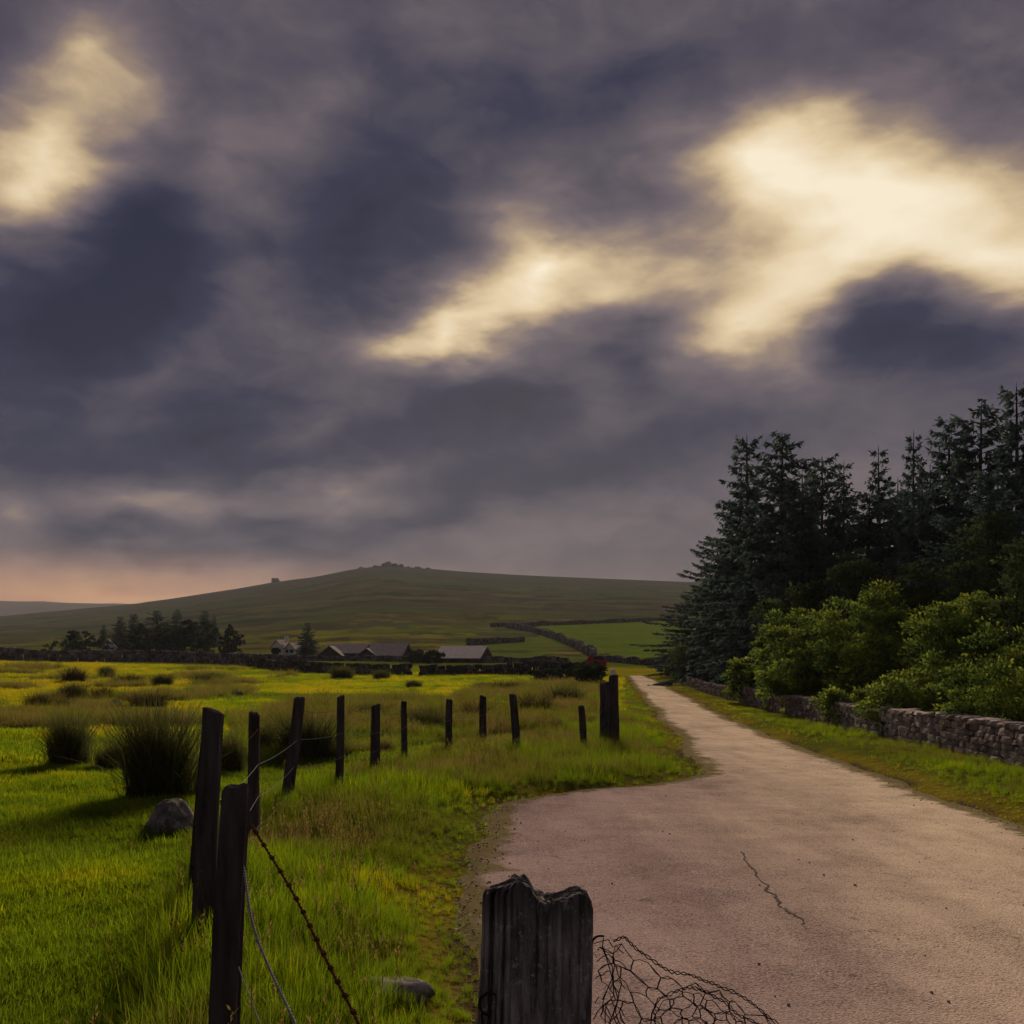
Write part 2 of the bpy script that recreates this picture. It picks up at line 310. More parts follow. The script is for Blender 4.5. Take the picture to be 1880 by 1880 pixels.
M['grass'] = foliage('grass', GR, .45, 'INSTANCER', .5, .5)
M['rush'] = foliage('rush', [(.0, (.035, .040, .014)), (.5, (.080, .088, .026)), (1., (.15, .13, .05))], .35, patch=0)
M['rushbrown'] = foliage('dead_rush', [(.0, (.035, .027, .012)), (.5, (.075, .058, .024)), (1., (.15, .115, .045))], .2, patch=0)
M['spruce'] = foliage('spruce_needles', [(.0, (.042, .066, .078)), (.5, (.074, .112, .115)), (1., (.115, .15, .115))], .25, patch=.5)
M['fartree'] = foliage('far_tree_leaves', [(.0, (.022, .034, .024)), (.5, (.042, .060, .034)), (1., (.07, .09, .04))], .15, patch=.3)
M['leaf'] = foliage('bright_leaves', [(.0, (.036, .066, .022)), (.40, (.088, .138, .026)), (.7, (.17, .215, .030)), (1., (.29, .285, .045))], .45, patch=.5)
M['leafdark'] = foliage('dull_leaves', [(.0, (.030, .046, .026)), (.5, (.06, .085, .036)), (1., (.12, .145, .06))], .3, patch=.5)
M['bark'] = plain('bark', (.03, .022, .018), (.09, .07, .055), 8, .9, .6, .03, (1, 1, .2))
M['slate'] = plain('slate_roof', (.20, .175, .175), (.36, .32, .31), 2.5, .6, .3, .02)
M['slatepale'] = plain('pale_sheet_roof', (.40, .36, .345), (.60, .545, .52), 2.0, .55, .3, .02)
M['barnwall'] = plain('barn_wall', (.035, .028, .028), (.09, .07, .065), 2.5, .9, .5, .03)
M['white'] = plain('whitewash', (.62, .60, .58), (.82, .80, .77), 2, .8, .2, .01)
M['dark'] = plain('dark_opening', (.012, .012, .014), (.03, .03, .032), 5, .4, 0)
M['redpaint'] = plain('red_car_paint', (.20, .025, .03), (.25, .035, .04), 3, .3, 0)
M['glass'] = plain('car_glass', (.02, .022, .025), (.03, .032, .035), 3, .1, 0)
M['tyre'] = plain('tyre_rubber', (.015, .015, .015), (.03, .03, .03), 9, .8, 0)
M['hill'] = plain('far_moor', (.06, .05, .055), (.10, .085, .085), .004, .95, 0)

# ================================================================== ground
def mix3(a, b, f): return a + (np.asarray(b) - a) * np.asarray(f)[..., None]
def ground_col(x, y):
    n = fbm(x / 14, y / 14, 41); n2 = fbm(x / 60, y / 60, 47); n3 = fbm(x / 2.5, y / 2.5, 51)
    c = np.zeros(x.shape + (3,)) + np.array([.075, .095, .012])
    c = mix3(c, (.055, .085, .008), sstep(.4, .6, n3))
    yel = sstep(22, 45, y) * (1 - sstep(120, 140, y)); c = mix3(c, (.21, .185, .012), yel * sstep(.25, .6, n * .6 + n3 * .4))  # yellow mid-field grass, its sunlit brightness also put into the colour
    d = road_dist(x, y)
    verge = sstep(-.5, .3, x - (-1.6 + .03 * y)) * (1 - sstep(70, 100, y)); c = mix3(c, (.085, .085, .018), verge * .7)
    c = mix3(c, (.17, .13, .018), (1 - sstep(.1, .9, d)) * sstep(.35, .6, n3))
    c = mix3(c, (.07, .05, .03), (1 - sstep(.0, .3, d)) * sstep(.45, .6, fbm(x * 1.5, y * 1.5, 77)))
    hill = sstep(130, 190, y); low = np.zeros_like(c) + np.array([.085, .080, .022]); low = mix3(low, (.06, .055, .03), sstep(.4, .6, n2)); low = mix3(low, (.15, .135, .02), sstep(.48, .62, n)); low = mix3(low, (.075, .105, .018), sstep(.5, .62, fbm(x / 35, y / 18, 69))); low = mix3(low, (.05, .042, .026), sstep(.58, .7, fbm(x / 9, y / 12, 68)))
    hi_ = np.zeros_like(c) + np.array([.046, .062, .030]); hi_ = mix3(hi_, (.058, .050, .034), sstep(.42, .56, fbm(x / 160, y / 60, 61))); hi_ = mix3(hi_, (.075, .078, .034), sstep(.52, .66, fbm(x / 45, y / 30, 63))); hi_ = mix3(hi_, (.028, .034, .022), sstep(.56, .68, fbm(x / 26, y / 22, 66)))
    hl = mix3(low, hi_, sstep(260, 520, y + (n2 - .5) * 150)); hl = mix3(hl, (.040, .042, .038), sstep(800, 1250, y))
    return mix3(c, hl, hill)
FIELD = [(968, 1148), (1215, 1139), (1300, 1137), (1300, 1228), (1215, 1218), (1150, 1208), (1098, 1196), (1040, 1166), (1000, 1153)]
def in_poly(px, py, poly):
    ins = np.zeros(px.shape, bool); n = len(poly)
    for i in range(n):
        x1, y1 = poly[i]; x2, y2 = poly[(i + 1) % n]
        if y1 == y2: continue
        ins ^= ((y1 > py) != (y2 > py)) & (px < (x2 - x1) * (py - y1) / (y2 - y1) + x1)
    return ins
field_xy = [tuple(ray_ground(*p)) for p in FIELD]
def build_terrain():
    az = np.concatenate([np.radians(np.linspace(-180, -38, 40)[:-1]), np.radians(np.linspace(-38, 38, 620)), np.radians(np.linspace(38, 180, 40)[1:-1])])
    rr = np.concatenate([np.linspace(.0, 1.0, 6)[1:], np.geomspace(1.0, 110, 300)[1:], np.geomspace(110, 2200, 150)[1:], np.geomspace(2200, 9000, 12)[1:]])
    A, RR = np.meshgrid(az, rr); x = RR * np.sin(A); y = RR * np.cos(A); z = ground_h(x, y)
    V = np.stack([x, y, z], -1).reshape(-1, 3); na = len(az); nr = len(rr)
    i = np.arange(nr - 1)[:, None] * na; j = np.arange(na)[None]; k = (j + 1) % na
    f = np.stack([i + j, i + na + j, i + na + k, i + k], -1).reshape(-1, 4)
    f = f[:, ::-1]
    me = bpy.data.meshes.new('ground'); c0 = len(V); V = np.vstack([V, [0, 0, float(ground_h(0, 0))]])
    me.vertices.add(len(V)); me.vertices.foreach_set('co', V.ravel())
    tri = np.stack([np.arange(na), (np.arange(na) + 1) % na, np.full(na, c0)], 1)[:, ::-1]
    idx = np.concatenate([f.ravel(), tri.ravel()]); sizes = np.concatenate([np.full(len(f), 4), np.full(len(tri), 3)])
    me.loops.add(len(idx)); me.loops.foreach_set('vertex_index', idx.astype(np.int32)); me.polygons.add(len(sizes))
    me.polygons.foreach_set('loop_start', np.concatenate([[0], np.cumsum(sizes)[:-1]]).astype(np.int32)); me.polygons.foreach_set('use_smooth', np.ones(len(sizes), bool))
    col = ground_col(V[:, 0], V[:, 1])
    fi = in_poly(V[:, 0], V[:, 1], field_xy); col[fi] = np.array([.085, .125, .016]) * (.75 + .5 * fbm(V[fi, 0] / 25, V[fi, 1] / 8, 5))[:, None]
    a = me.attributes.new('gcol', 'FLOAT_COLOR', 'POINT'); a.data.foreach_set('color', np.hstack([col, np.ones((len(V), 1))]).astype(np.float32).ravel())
    me.update(calc_edges=True); me.validate()
    # face up
    o = link('ground', me, M['ground']); tag(o, 'green pasture and moor rising to the hill with the tor', 'ground', kind='structure'); return o
build_terrain()
def build_far_hill():
    mb = MB(); n = 60; Y = 2700.0
    px = np.linspace(-900, 700, n); py = np.interp(px, [-900, -300, 0, 80, 200, 320, 450, 700], [1095, 1098, 1104, 1107, 1111, 1108, 1112, 1125]) 
    top = np.stack([(px - CX) / F * Y, np.full(n, Y), EYE + (HY - py) / F * Y + fbm(px / 30, px * 0, 3) * 6], 1)
    rows = [np.stack([top[:, 0] * k, top[:, 1] * k, top[:, 2] * zf - 10 * (1 - zf)], 1) for k, zf in ((.72, 0), (.8, .35), (.9, .75), (.96, .95), (1, 1), (1.06, .93), (1.25, .4), (1.4, -.1))]
    V = np.vstack(rows); m = len(rows); i = np.arange(m - 1)[:, None] * n; j = np.arange(n - 1)[None]
    mb.add(V, np.stack([i + j, i + j + 1, i + n + j + 1, i + n + j], -1).reshape(-1, 4))
    tag(link('hills', mb.mesh('hills', smooth=True), M['hill']), 'low far purple moorland ridge at the left skyline', 'hill', kind='structure')
build_far_hill()
def road_z(x, y): return base_h(x, y) + .022 + (fbm(x * 1.2, y * 1.2, 91, 3) - .5) * .02
def build_road():
    ys = np.concatenate([np.arange(2.4, 20, .09), np.geomspace(20, yend, 160)]); nc = 44; l, r = road_x(ys)
    # past the bend the lane swings left behind the wall
    s = np.linspace(0, 1, nc); s = s - .10 * np.sin(2 * PI * s)
    X = l[:, None] + (r - l)[:, None] * s; Yg = np.repeat(ys[:, None], nc, 1); edge = np.minimum(s, 1 - s)
    Z = road_z(X, Yg) - .02 * (edge < .01)
    V = np.stack([X, Yg, Z], -1).reshape(-1, 3); m = len(ys); i = np.arange(m - 1)[:, None] * nc; j = np.arange(nc - 1)[None]
    mb = MB(); ed = np.minimum(X - l[:, None], r[:, None] - X); mb.add(V, np.stack([i + j, i + j + 1, i + nc + j + 1, i + nc + j], -1).reshape(-1, 4), (1 - sstep(0, .75, ed)).ravel())
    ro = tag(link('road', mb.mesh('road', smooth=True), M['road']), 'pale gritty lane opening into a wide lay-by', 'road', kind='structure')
    # tar crack across the lay-by
    pts = np.array([(1360, 1568), (1372, 1590), (1392, 1612), (1412, 1640), (1430, 1662), (1452, 1682), (1474, 1702), (1482, 1712)], float)
    g = np.array([ray_ground(*p) for p in pts]); t = np.linspace(0, 7, 80); gx = np.interp(t, range(8), g[:, 0]) + (fbm(t * 3, t * 0, 2) - .5) * .10; gy = np.interp(t, range(8), g[:, 1])
    w = .002 + .020 * np.clip(fbm(t * 2, t * 0 + 4, 6) - .25, 0, 1); w[0] = w[-1] = .002
    zz = road_z(gx, gy) + .004
    mb = MB(); n = len(t); V = np.vstack([np.stack([gx - w, gy, zz], 1), np.stack([gx + w, gy, zz], 1)])
    mb.add(V, [[q, n + q, n + q + 1, q + 1] for q in range(n - 1)]); link('crack', mb.mesh('crack'), M['tar'], ro)
build_road()

# ================================================================== stones and walls
def stone_template(seed, k=.28):
    r = np.random.default_rng(seed); base = []
    for sx in (-1, 1):
        for sy in (-1, 1):
            for sz in (-1, 1):
                c = np.array([sx, sy, sz], float) * (1 + r.uniform(-.18, .12, 3))
                for ax in range(3):
                    p = c.copy(); p[[q for q in range(3) if q != ax]] *= 1 - k * r.uniform(.4, 1.2); base.append(p)
    import bmesh
    bm = bmesh.new(); [bm.verts.new(p * .5) for p in base]; bmesh.ops.convex_hull(bm, input=bm.verts); bm.verts.index_update()
    lone = [v for v in bm.verts if not v.link_faces]; bmesh.ops.delete(bm, geom=lone, context='VERTS'); bm.verts.index_update()
    V = np.array([v.co[:] for v in bm.verts]); Fc = np.array([[v.index for v in f.verts] for f in bm.faces]); bm.free(); return V, Fc
STONES = [stone_template(100 + i) for i in range(10)]
stone_meshes = []
for V, Fc in STONES:
    mb = MB(); mb.add(V, Fc); me = mb.mesh('stone'); me.materials.append(M['stone']); stone_meshes.append(me)
def path_resample(P, step):
    P = np.asarray(P, float); s = np.concatenate([[0], np.cumsum(np.linalg.norm(np.diff(P, axis=0), axis=1))]); n = max(2, int(s[-1] / step)); t = np.linspace(0, s[-1], n)
    return np.stack([np.interp(t, s, P[:, k]) for k in range(P.shape[1])], 1), t
def far_wall(path_px, height, label, width=.6, seed=0, world=None, stone=.5, name='dry_stone_wall', group=None, courses=3):
    r = np.random.default_rng(seed); P = np.array([ray_ground(*p) for p in path_px]) if world is None else np.asarray(world)
    Q, t = path_resample(P, stone); D = unit(np.gradient(Q, axis=0)); mb = MB(); mid = Q[len(Q) // 2]; loc = (mid[0], mid[1], float(ground_h(*mid)))
    gaps = vnoise(t / 6, t * 0, seed)
    for ci in range(courses):
        for q in range(len(Q)):
            hh = height * (.75 + .5 * gaps[q]) / courses
            V, Fc = STONES[r.integers(10)]; a = math.atan2(D[q, 1], D[q, 0]) + r.uniform(-.15, .15); c, s_ = math.cos(a), math.sin(a)
            v = V * np.array([stone * r.uniform(.9, 1.6), width * r.uniform(.85, 1.15), hh * r.uniform(1.05, 1.45)])
            v = np.stack([v[:, 0] * c - v[:, 1] * s_, v[:, 0] * s_ + v[:, 1] * c, v[:, 2]], 1)
            o = Q[q] + D[q] * r.uniform(-.3, .3) * stone
            v = v + np.array([o[0], o[1], float(ground_h(o[0], o[1])) + hh * (ci + .45) + r.uniform(-.05, .05)]); mb.add(v, Fc, r.uniform(0, 1))
    return tag(link(name, mb.mesh(name, loc), M['darkstone'], None, loc), label, 'wall', group)
GW = 'dark dry stone walls across the fields'
far_wall([(-120, 1213), (0, 1213), (150, 1214), (300, 1215), (420, 1219), (480, 1226)], 1.5, 'long dark stone wall below the farm trees at the left', seed=1, group=GW)
far_wall([(455, 1224), (520, 1234), (620, 1239), (752, 1241)], 1.15, 'dark stone wall in front of the twin-gabled farm buildings, ending at the gap', seed=2, group=GW)
far_wall([(776, 1241), (850, 1241), (930, 1240), (1010, 1240), (1090, 1243)], 1.2, 'dark stone wall right of the grassy gap, below the pale-roofed barn', seed=3, group=GW)
far_wall([(470, 1213), (560, 1213), (700, 1214), (780, 1216), (860, 1217), (960, 1216), (1040, 1219)], .9, 'low stone wall along the foot of the farm buildings', seed=4, group=GW, stone=.7, courses=2)
far_wall([(1090, 1206), (1060, 1190), (1020, 1173), (980, 1160), (930, 1152)], 1.5, 'stone wall climbing diagonally beside the bright green field', seed=5, group=GW, stone=1.2, width=1.2, courses=2)
far_wall([(905, 1151), (1000, 1148), (1100, 1144), (1230, 1139)], 1.4, 'stone wall along the upper edge of the bright green field', seed=6, group=GW, stone=1.6, width=1.2, courses=2)
far_wall([(1085, 1212), (1130, 1216), (1180, 1221), (1230, 1224)], 1.0, 'stone wall along the lower edge of the bright green field', seed=7, group=GW, stone=.6)
far_wall([(860, 1184), (910, 1181), (960, 1178)], 1.3, 'short field wall on the slope above the pale-roofed barn', seed=8, group=GW, stone=1.0, courses=2)
# the near wall beside the lane: stone by stone
def near_wall():
    P = np.array([ray_ground(*p) for p in [(1262, 1258), (1310, 1277), (1400, 1302), (1500, 1328), (1600, 1352), (1700, 1375), (1800, 1396), (1880, 1413)]])
    oi = np.argsort(P[:, 1]); P = P[oi]; ext = P[0] - unit(P[1] - P[0]) * 9; P = np.vstack([ext, P])
    r = np.random.default_rng(11); Q, t = path_resample(P, .1); D = unit(np.gradient(Q, axis=0)); Nn = np.stack([-D[:, 1], D[:, 0]], 1)
    Nn[Nn[:, 0] > 0] *= -1                                   # towards the road
    root = thing('dry_stone_wall', (*P[3], float(base_h(*P[3]))), 'low granite dry stone wall beside the lane, under the bushes', 'wall'); loc = np.array(root.location)
    H = .78; Wd = .46
    mb = MB(); zz = np.array([float(ground_h(*q)) for q in Q]); topw = H * (.97 + .14 * (vnoise(t / 1.7, t * 0, 5) - .5)) - .12 * sstep(30, 60, Q[:, 1])
    k = slice(None, None, 3); q = Q[k]; n = Nn[k]; z0 = zz[k]; tw = topw[k]; m = len(q); hw = Wd / 2 - .07
    rows = [np.stack([q[:, 0] + n[:, 0] * s, q[:, 1] + n[:, 1] * s, z], 1) for s, z in ((hw, z0 - .1), (hw, z0 + tw - .1), (-hw, z0 + tw - .1), (-hw, z0 - .1))]
    V = np.vstack(rows); mb.add(V, [[a * m + i, a * m + i + 1, (a + 1) * m + i + 1, (a + 1) * m + i] for a in range(3) for i in range(m - 1)]); link('wall_core', mb.mesh('wall_core', loc), M['core'], root)
    stones = []
    for side in (1, -1):
        z = 0; ci = 0
        while z < H - .06:
            ch = r.uniform(.10, .16); s = r.uniform(0, .2); top = z + ch > H - .12
            while s < t[-1] - .5:
                L = r.uniform(.12, .38) if not top else r.uniform(.18, .46)
                i = min(int((s + L / 2) / .1), len(Q) - 1); hh = min(ch, topw[i] - z)
                if hh > .05:
                    hz = hh * r.uniform(.86, 1.16); off = (Wd / 2 - .10) * side + r.uniform(-.025, .03) * side
                    if top and side == 1: off = 0.02; dep = Wd * r.uniform(.95, 1.12)
                    elif top: s += L; continue
                    else: dep = r.uniform(.2, .26)
                    stones.append((Q[i] + Nn[i] * off, zz[i] + z + hh / 2, math.atan2(D[i, 1], D[i, 0]) + r.uniform(-.1, .1), (L * .99, dep, hz), r.uniform(-.1, .1), side))
                s += L
            z += ch; ci += 1
    vis = [s for s in stones if s[5] == 1 and abs(s[0][0] / s[0][1]) < .54]; vis.sort(key=lambda s: s[0][1]); parts = vis[:300]; ids = set(id(s) for s in parts)
    for (xy, z, a, dim, roll, _) in parts:
        o = link('stone', stone_meshes[r.integers(10)], None, root); o.location = (xy[0] - loc[0], xy[1] - loc[1], z - loc[2]); o.rotation_euler = (roll, r.uniform(-.08, .08), a); o.scale = np.array(dim) * 1.06
    mb = MB()
    for st in stones:
        if id(st) in ids: continue
        xy, z, a, dim, roll, _ = st; V, Fc = STONES[r.integers(10)]; v = V * np.array(dim) * 1.06; c, s_ = math.cos(a), math.sin(a)
        mb.add(np.stack([v[:, 0] * c - v[:, 1] * s_ + xy[0], v[:, 0] * s_ + v[:, 1] * c + xy[1], v[:, 2] + z], 1), Fc, r.uniform(0, 1))
    o = link('wall_stones', mb.mesh('wall_stones', loc), M['stone'], root); o['kind'] = 'stuff'
near_wall()
def rock(name, centre, size, seed, mat, parent=None, label=None, cat='rock', group=None, sub=20, rz=0, rough=.5, flat=False, taper=0.0):
    """an irregular boulder: sphere pushed about by plane cuts and noise"""
    r = np.random.default_rng(seed); nu, nv = sub * 2, sub; u = np.arange(nu) / nu * 2 * PI; v = np.linspace(.02, PI - .02, nv); U, Vv = np.meshgrid(u, v)
    d = np.stack([np.sin(Vv) * np.cos(U), np.sin(Vv) * np.sin(U), np.cos(Vv)], -1); rad = np.ones(U.shape) * 1.2
    for k in range(15):
        n = unit(r.normal(size=3)); 
        if k == 0: n = np.array([0, 0, 1.])
        h = r.uniform(.72, 1.0); dd = d @ n; rad = np.where(dd > .05, np.minimum(rad, h / np.maximum(dd, .05)), rad)
    p = d * rad[..., None]; nz = fbm(p[..., 0] * 2 + p[..., 2] * 1.3, p[..., 1] * 2 - p[..., 2], seed); p = p * (1 + (nz - .5)[..., None] * rough * .5)
    p[..., :2] *= (1 - taper * p[..., 2:3]); p = p * np.asarray(size) / 2; c, s_ = math.cos(rz), math.sin(rz); p = np.stack([p[..., 0] * c - p[..., 1] * s_, p[..., 0] * s_ + p[..., 1] * c, p[..., 2]], -1)
    mb = MB(); i = np.arange(nv - 1)[:, None] * nu; j = np.arange(nu)[None]; k = (j + 1) % nu
    pv = p.reshape(-1, 3); mb.add(pv, np.stack([i + j, i + nu + j, i + nu + k, i + k], -1).reshape(-1, 4)); mb.add(pv[:nu], [list(range(nu))]); mb.add(pv[-nu:], [list(range(nu))[::-1]])
    o = link(name, mb.mesh(name, smooth=not flat), mat, parent, centre)
    if label: tag(o, label, cat, group)
    return o
p = on_ground(304, 1536); rock('boulder', (p[0] - .05, p[1] + .25, p[2] + .08), (.52, .5, .62), 21, M['boulder'], label='pale granite boulder in the grass beside the near fence posts', rz=.4, taper=.42)
GS = 'stones lying in the grass'
p = on_ground(702, 1836); rock('flat_stone', (p[0], p[1] + .1, p[2] + .0), (.42, .26, .12), 9, M['boulder'], label='flat pale stone lying in the grass by the barbed wire', group=GS)
p = on_ground(915, 1368); rock('flat_stone', (p[0], p[1], p[2] + .04), (.95, .4, .26), 12, M['boulder'], label='long pale stone slab lying between two posts of the fence', group=GS)
p = on_ground(213, 1302); rock('field_stone', (p[0], p[1], p[2] + .1), (.42, .4, .5), 14, M['boulder'], label='small pale stone standing among the rushes at the left', group=GS)
p = on_ground(437, 1279); rock('field_stone', (p[0], p[1], p[2] + .1), (.6, .5, .4), 15, M['boulder'], label='small stone in the yellow grass above the tallest near post', group=GS)
p = on_ground(748, 1284); rock('field_stone', (p[0], p[1], p[2] + .08), (.95, .5, .4), 16, M['boulder'], label='grey stone in the yellow field behind the thin fence post', group=GS)
p = on_ground(1126, 1243); rock('marker_stone', (p[0], p[1], p[2] + .3), (.6, .5, 1.1), 17, M['white'], label='whitish marker stone at the left edge of the far lane', group=GS)
def tor():
    Yt = 1290.0; c = at_ground(710, Yt); root = thing('granite_tor', c, 'dark granite tor of broken crags on top of the moorland hill', 'tor'); r = np.random.default_rng(4)
    for px, top, w in ((662, 1040, 15), (690, 1037, 10), (703, 1033, 9), (712, 1031, 12), (722, 1033, 13), (735, 1036, 12), (748, 1039, 10), (768, 1040, 12), (785, 1042, 11), (640, 1047, 6)):
        g = at_ground(px, Yt); zt = EYE + (HY - top) / F * Yt; h = max(zt - g[2], 3) + 6
        rock('crag', (g[0] - c[0], g[1] - c[1] + r.uniform(-6, 6), zt - h / 2 - c[2]), (w / F * Yt * 1.15, w / F * Yt, h * 1.1), 30 + px, M['darkstone'], root, sub=12, flat=True)
    g = at_ground(505, 1285); rock('crag', (g[0], g[1], g[2] + 1), (11, 9, 11), 77, M['darkstone'], None, 'lone dark crag on the skyline left of the tor', 'rock', sub=12, flat=True)
tor()

# ================================================================== trees and bushes
def conifer(seed, h=14, r0=3.4, base=.06, spacing=.42, density=1.0, taper=.85, ragged=.35, spray=.72):
    r = np.random.default_rng(seed); lean = r.normal(0, .012, 2); tr = MB(); cr = MB()
    tz = np.linspace(0, 1, 10); tp = np.stack([lean[0] * tz * h + .1 * np.sin(tz * 5), lean[1] * tz * h, tz * h - .1], 1); tube(tr, tp, .19 * h / 14 * (1 - tz) ** .8 + .02, 8)
    z = base * h
    C, Dd, S, L_, T_ = [], [], [], [], []
    while z < h - .05:
        t = (z / h - base) / (1 - base); prof = (1 - t) ** taper * .9 + .10
        nb = max(3, int(round((6.5 - 3 * t) * density))); a0 = r.uniform(0, 6.28)
        for b in range(nb):
            a = a0 + b / nb * 6.283 + r.normal(0, .25); L = max(.25, r0 * prof * r.uniform(1 - ragged, 1 + ragged * .5))
            if r.random() < .08: L *= 1.25
            s = np.linspace(0, 1, 7); rise = (-.05 + .45 * t) + r.normal(0, .08); cx = np.interp(z, tp[:, 2], tp[:, 0]); cy = np.interp(z, tp[:, 2], tp[:, 1])
            bend = r.normal(0, .15); aa = a + bend * s
            bp = np.stack([cx + L * s * np.cos(aa), cy + L * s * np.sin(aa), z + L * (rise * s - .42 * s ** 2 * (1 - .6 * t) + .22 * s ** 3)], 1)
            if L > .7: tube(cr, bp[[0, 2, 4, 6]], np.array([.035, .028, .018, .006]) * (L / 3 + .3), 3, .0, False)
            n = max(10, int(L / .034 * density)); q = r.uniform(.10, 1.02, n) ** .75; pp = np.stack([np.interp(q, s, bp[:, k]) for k in range(3)], 1); dv = unit(np.stack([np.cos(aa.mean()) * np.ones(n), np.sin(aa.mean()) * np.ones(n), np.interp(q, s, np.gradient(bp[:, 2], bp[1, 0] * 0 + L / 6))], 1))
            side = np.stack([-dv[:, 1], dv[:, 0], np.zeros(n)], 1) * r.choice([-1, 1], n)[:, None]
            tw = unit(dv * r.uniform(.3, 1.0, (n, 1)) + side * r.uniform(.2, 1.1, (n, 1)) + np.array([0, 0, 1.]) * r.uniform(-1.3, .25, (n, 1)))
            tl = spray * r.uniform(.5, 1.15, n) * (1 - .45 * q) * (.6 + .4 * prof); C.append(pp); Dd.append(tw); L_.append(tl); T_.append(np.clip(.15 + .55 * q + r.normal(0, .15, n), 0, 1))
            # second pieces along each twig
            pp2 = pp + tw * tl[:, None] * r.uniform(.2, .7, (n, 1)); tw2 = unit(tw + r.normal(0, .55, (n, 3)) - np.array([0, 0, .25])); C.append(pp2); Dd.append(tw2); L_.append(tl * .65); T_.append(np.clip(.2 + .6 * q + r.normal(0, .15, n), 0, 1))
        z += spacing * (1.0 + .55 * t) * r.uniform(.7, 1.3)
    C = np.vstack(C); Dd = np.vstack(Dd); L_ = np.concatenate(L_); T_ = np.concatenate(T_); S = unit(np.cross(Dd, r.normal(size=C.shape)))
    kites(cr, C, Dd, S, L_, L_ * .12 + .02, T_)
    # leader shoot
    tube(cr, [(tp[-1, 0], tp[-1, 1], h - .6), (tp[-1, 0], tp[-1, 1], h + .12)], [.03, .01], 3, .4)
    return tr.mesh('trunk', smooth=True), cr.mesh('crown')
def broadleaf(seed, lobes, n_leaf, leaf=.13, trunk_h=1.0, trunk_r=.09, stems=5, top_light=.6, fill=.25):
    """lobes: (x, y, z, rx, ry, rz)"""
    r = np.random.default_rng(seed); cr = MB(); tr = MB(); lb = np.asarray(lobes, float); area = (lb[:, 3] * lb[:, 5]); pr = area / area.sum()
    # each lobe is broken up into many small clumps of leaves
    ncl = max(40, n_leaf // 55); li = r.choice(len(lb), ncl, p=pr); d = unit(r.normal(size=(ncl, 3)) + np.array([0, -.15, .35])); rad = np.where(r.random(ncl) < fill, r.uniform(.4, .85, ncl), r.uniform(.86, 1.08, ncl))
    cc = lb[li, :3] + d * lb[li, 3:] * rad[:, None]; keep = cc[:, 2] > .08; cc = cc[keep]; d = d[keep]; li = li[keep]
    csz = .30 * (lb[li, 3:].mean(1)) ** .5 * r.uniform(.6, 1.35, len(cc)); k = r.integers(0, len(cc), n_leaf)
    off = unit(r.normal(size=(n_leaf, 3))) * (r.random((n_leaf, 1)) ** .5) * csz[k][:, None] * np.array([1.15, 1.15, .62]); P = cc[k] + off
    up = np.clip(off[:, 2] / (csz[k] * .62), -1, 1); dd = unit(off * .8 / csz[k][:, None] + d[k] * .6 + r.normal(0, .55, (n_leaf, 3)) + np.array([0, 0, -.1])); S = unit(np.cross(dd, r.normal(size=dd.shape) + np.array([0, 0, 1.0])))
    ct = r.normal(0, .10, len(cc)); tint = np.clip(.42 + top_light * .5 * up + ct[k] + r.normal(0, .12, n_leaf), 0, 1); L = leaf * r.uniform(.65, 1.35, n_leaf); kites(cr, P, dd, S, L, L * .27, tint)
    c0 = np.array([lb[:, 0].mean(), lb[:, 1].mean(), 0])
    for i in range(stems):
        l = lb[i % len(lb)]; e = l[:3] + np.array([r.normal(0, .3), r.normal(0, .3), l[5] * .4]); b0 = c0 + np.array([r.normal(0, .18), r.normal(0, .18), -.15]); md = b0 * .45 + e * .55 + np.array([0, 0, -.25 * (e[2])]) * .5; s = np.linspace(0, 1, 6)[:, None]
        tube(tr, (1 - s) ** 2 * b0 + 2 * s * (1 - s) * md + s ** 2 * e, trunk_r * np.linspace(1, .25, 6), 6)
    for i in range(len(cc) // 4):                              # twigs inside the crown
        a = cc[i]; l = lb[li[i]]; tube(cr, [l[:3], (l[:3] + a) / 2 + r.normal(0, .08, 3), a], [.02, .013, .006], 3, 0.0, False)
    return tr.mesh('trunk', smooth=True), cr.mesh('crown')
def plant(name, meshes, loc, rz, scale, label, cat, group, mat, bark=None):
    root = thing(name, loc, label, cat, group, rz); root.scale = scale if hasattr(scale, '__len__') else (scale,) * 3
    link('trunk', meshes[0], bark or M['bark'], root); link('crown', meshes[1], mat, root); return root
CON = [conifer(1, 14, 3.6, .04, .30, 1, .85, .5), conifer(2, 14, 3.0, .08, .32, 1, .55, .55), conifer(3, 14, 3.3, .04, .30, 1.0, .95, .45), conifer(4, 14, 3.7, .05, .32, 1.0, .5, .6), conifer(5, 14, 2.4, .05, .29, 1.0, .75, .4)]
GT = 'tall dark spruces of the plantation'
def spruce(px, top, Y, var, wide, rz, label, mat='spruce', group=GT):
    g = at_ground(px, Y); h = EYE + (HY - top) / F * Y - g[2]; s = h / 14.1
    return plant('spruce_tree', CON[var], (g[0], g[1], g[2] - .05), rz, (s * wide, s * wide, s), label, 'tree', group, M[mat])
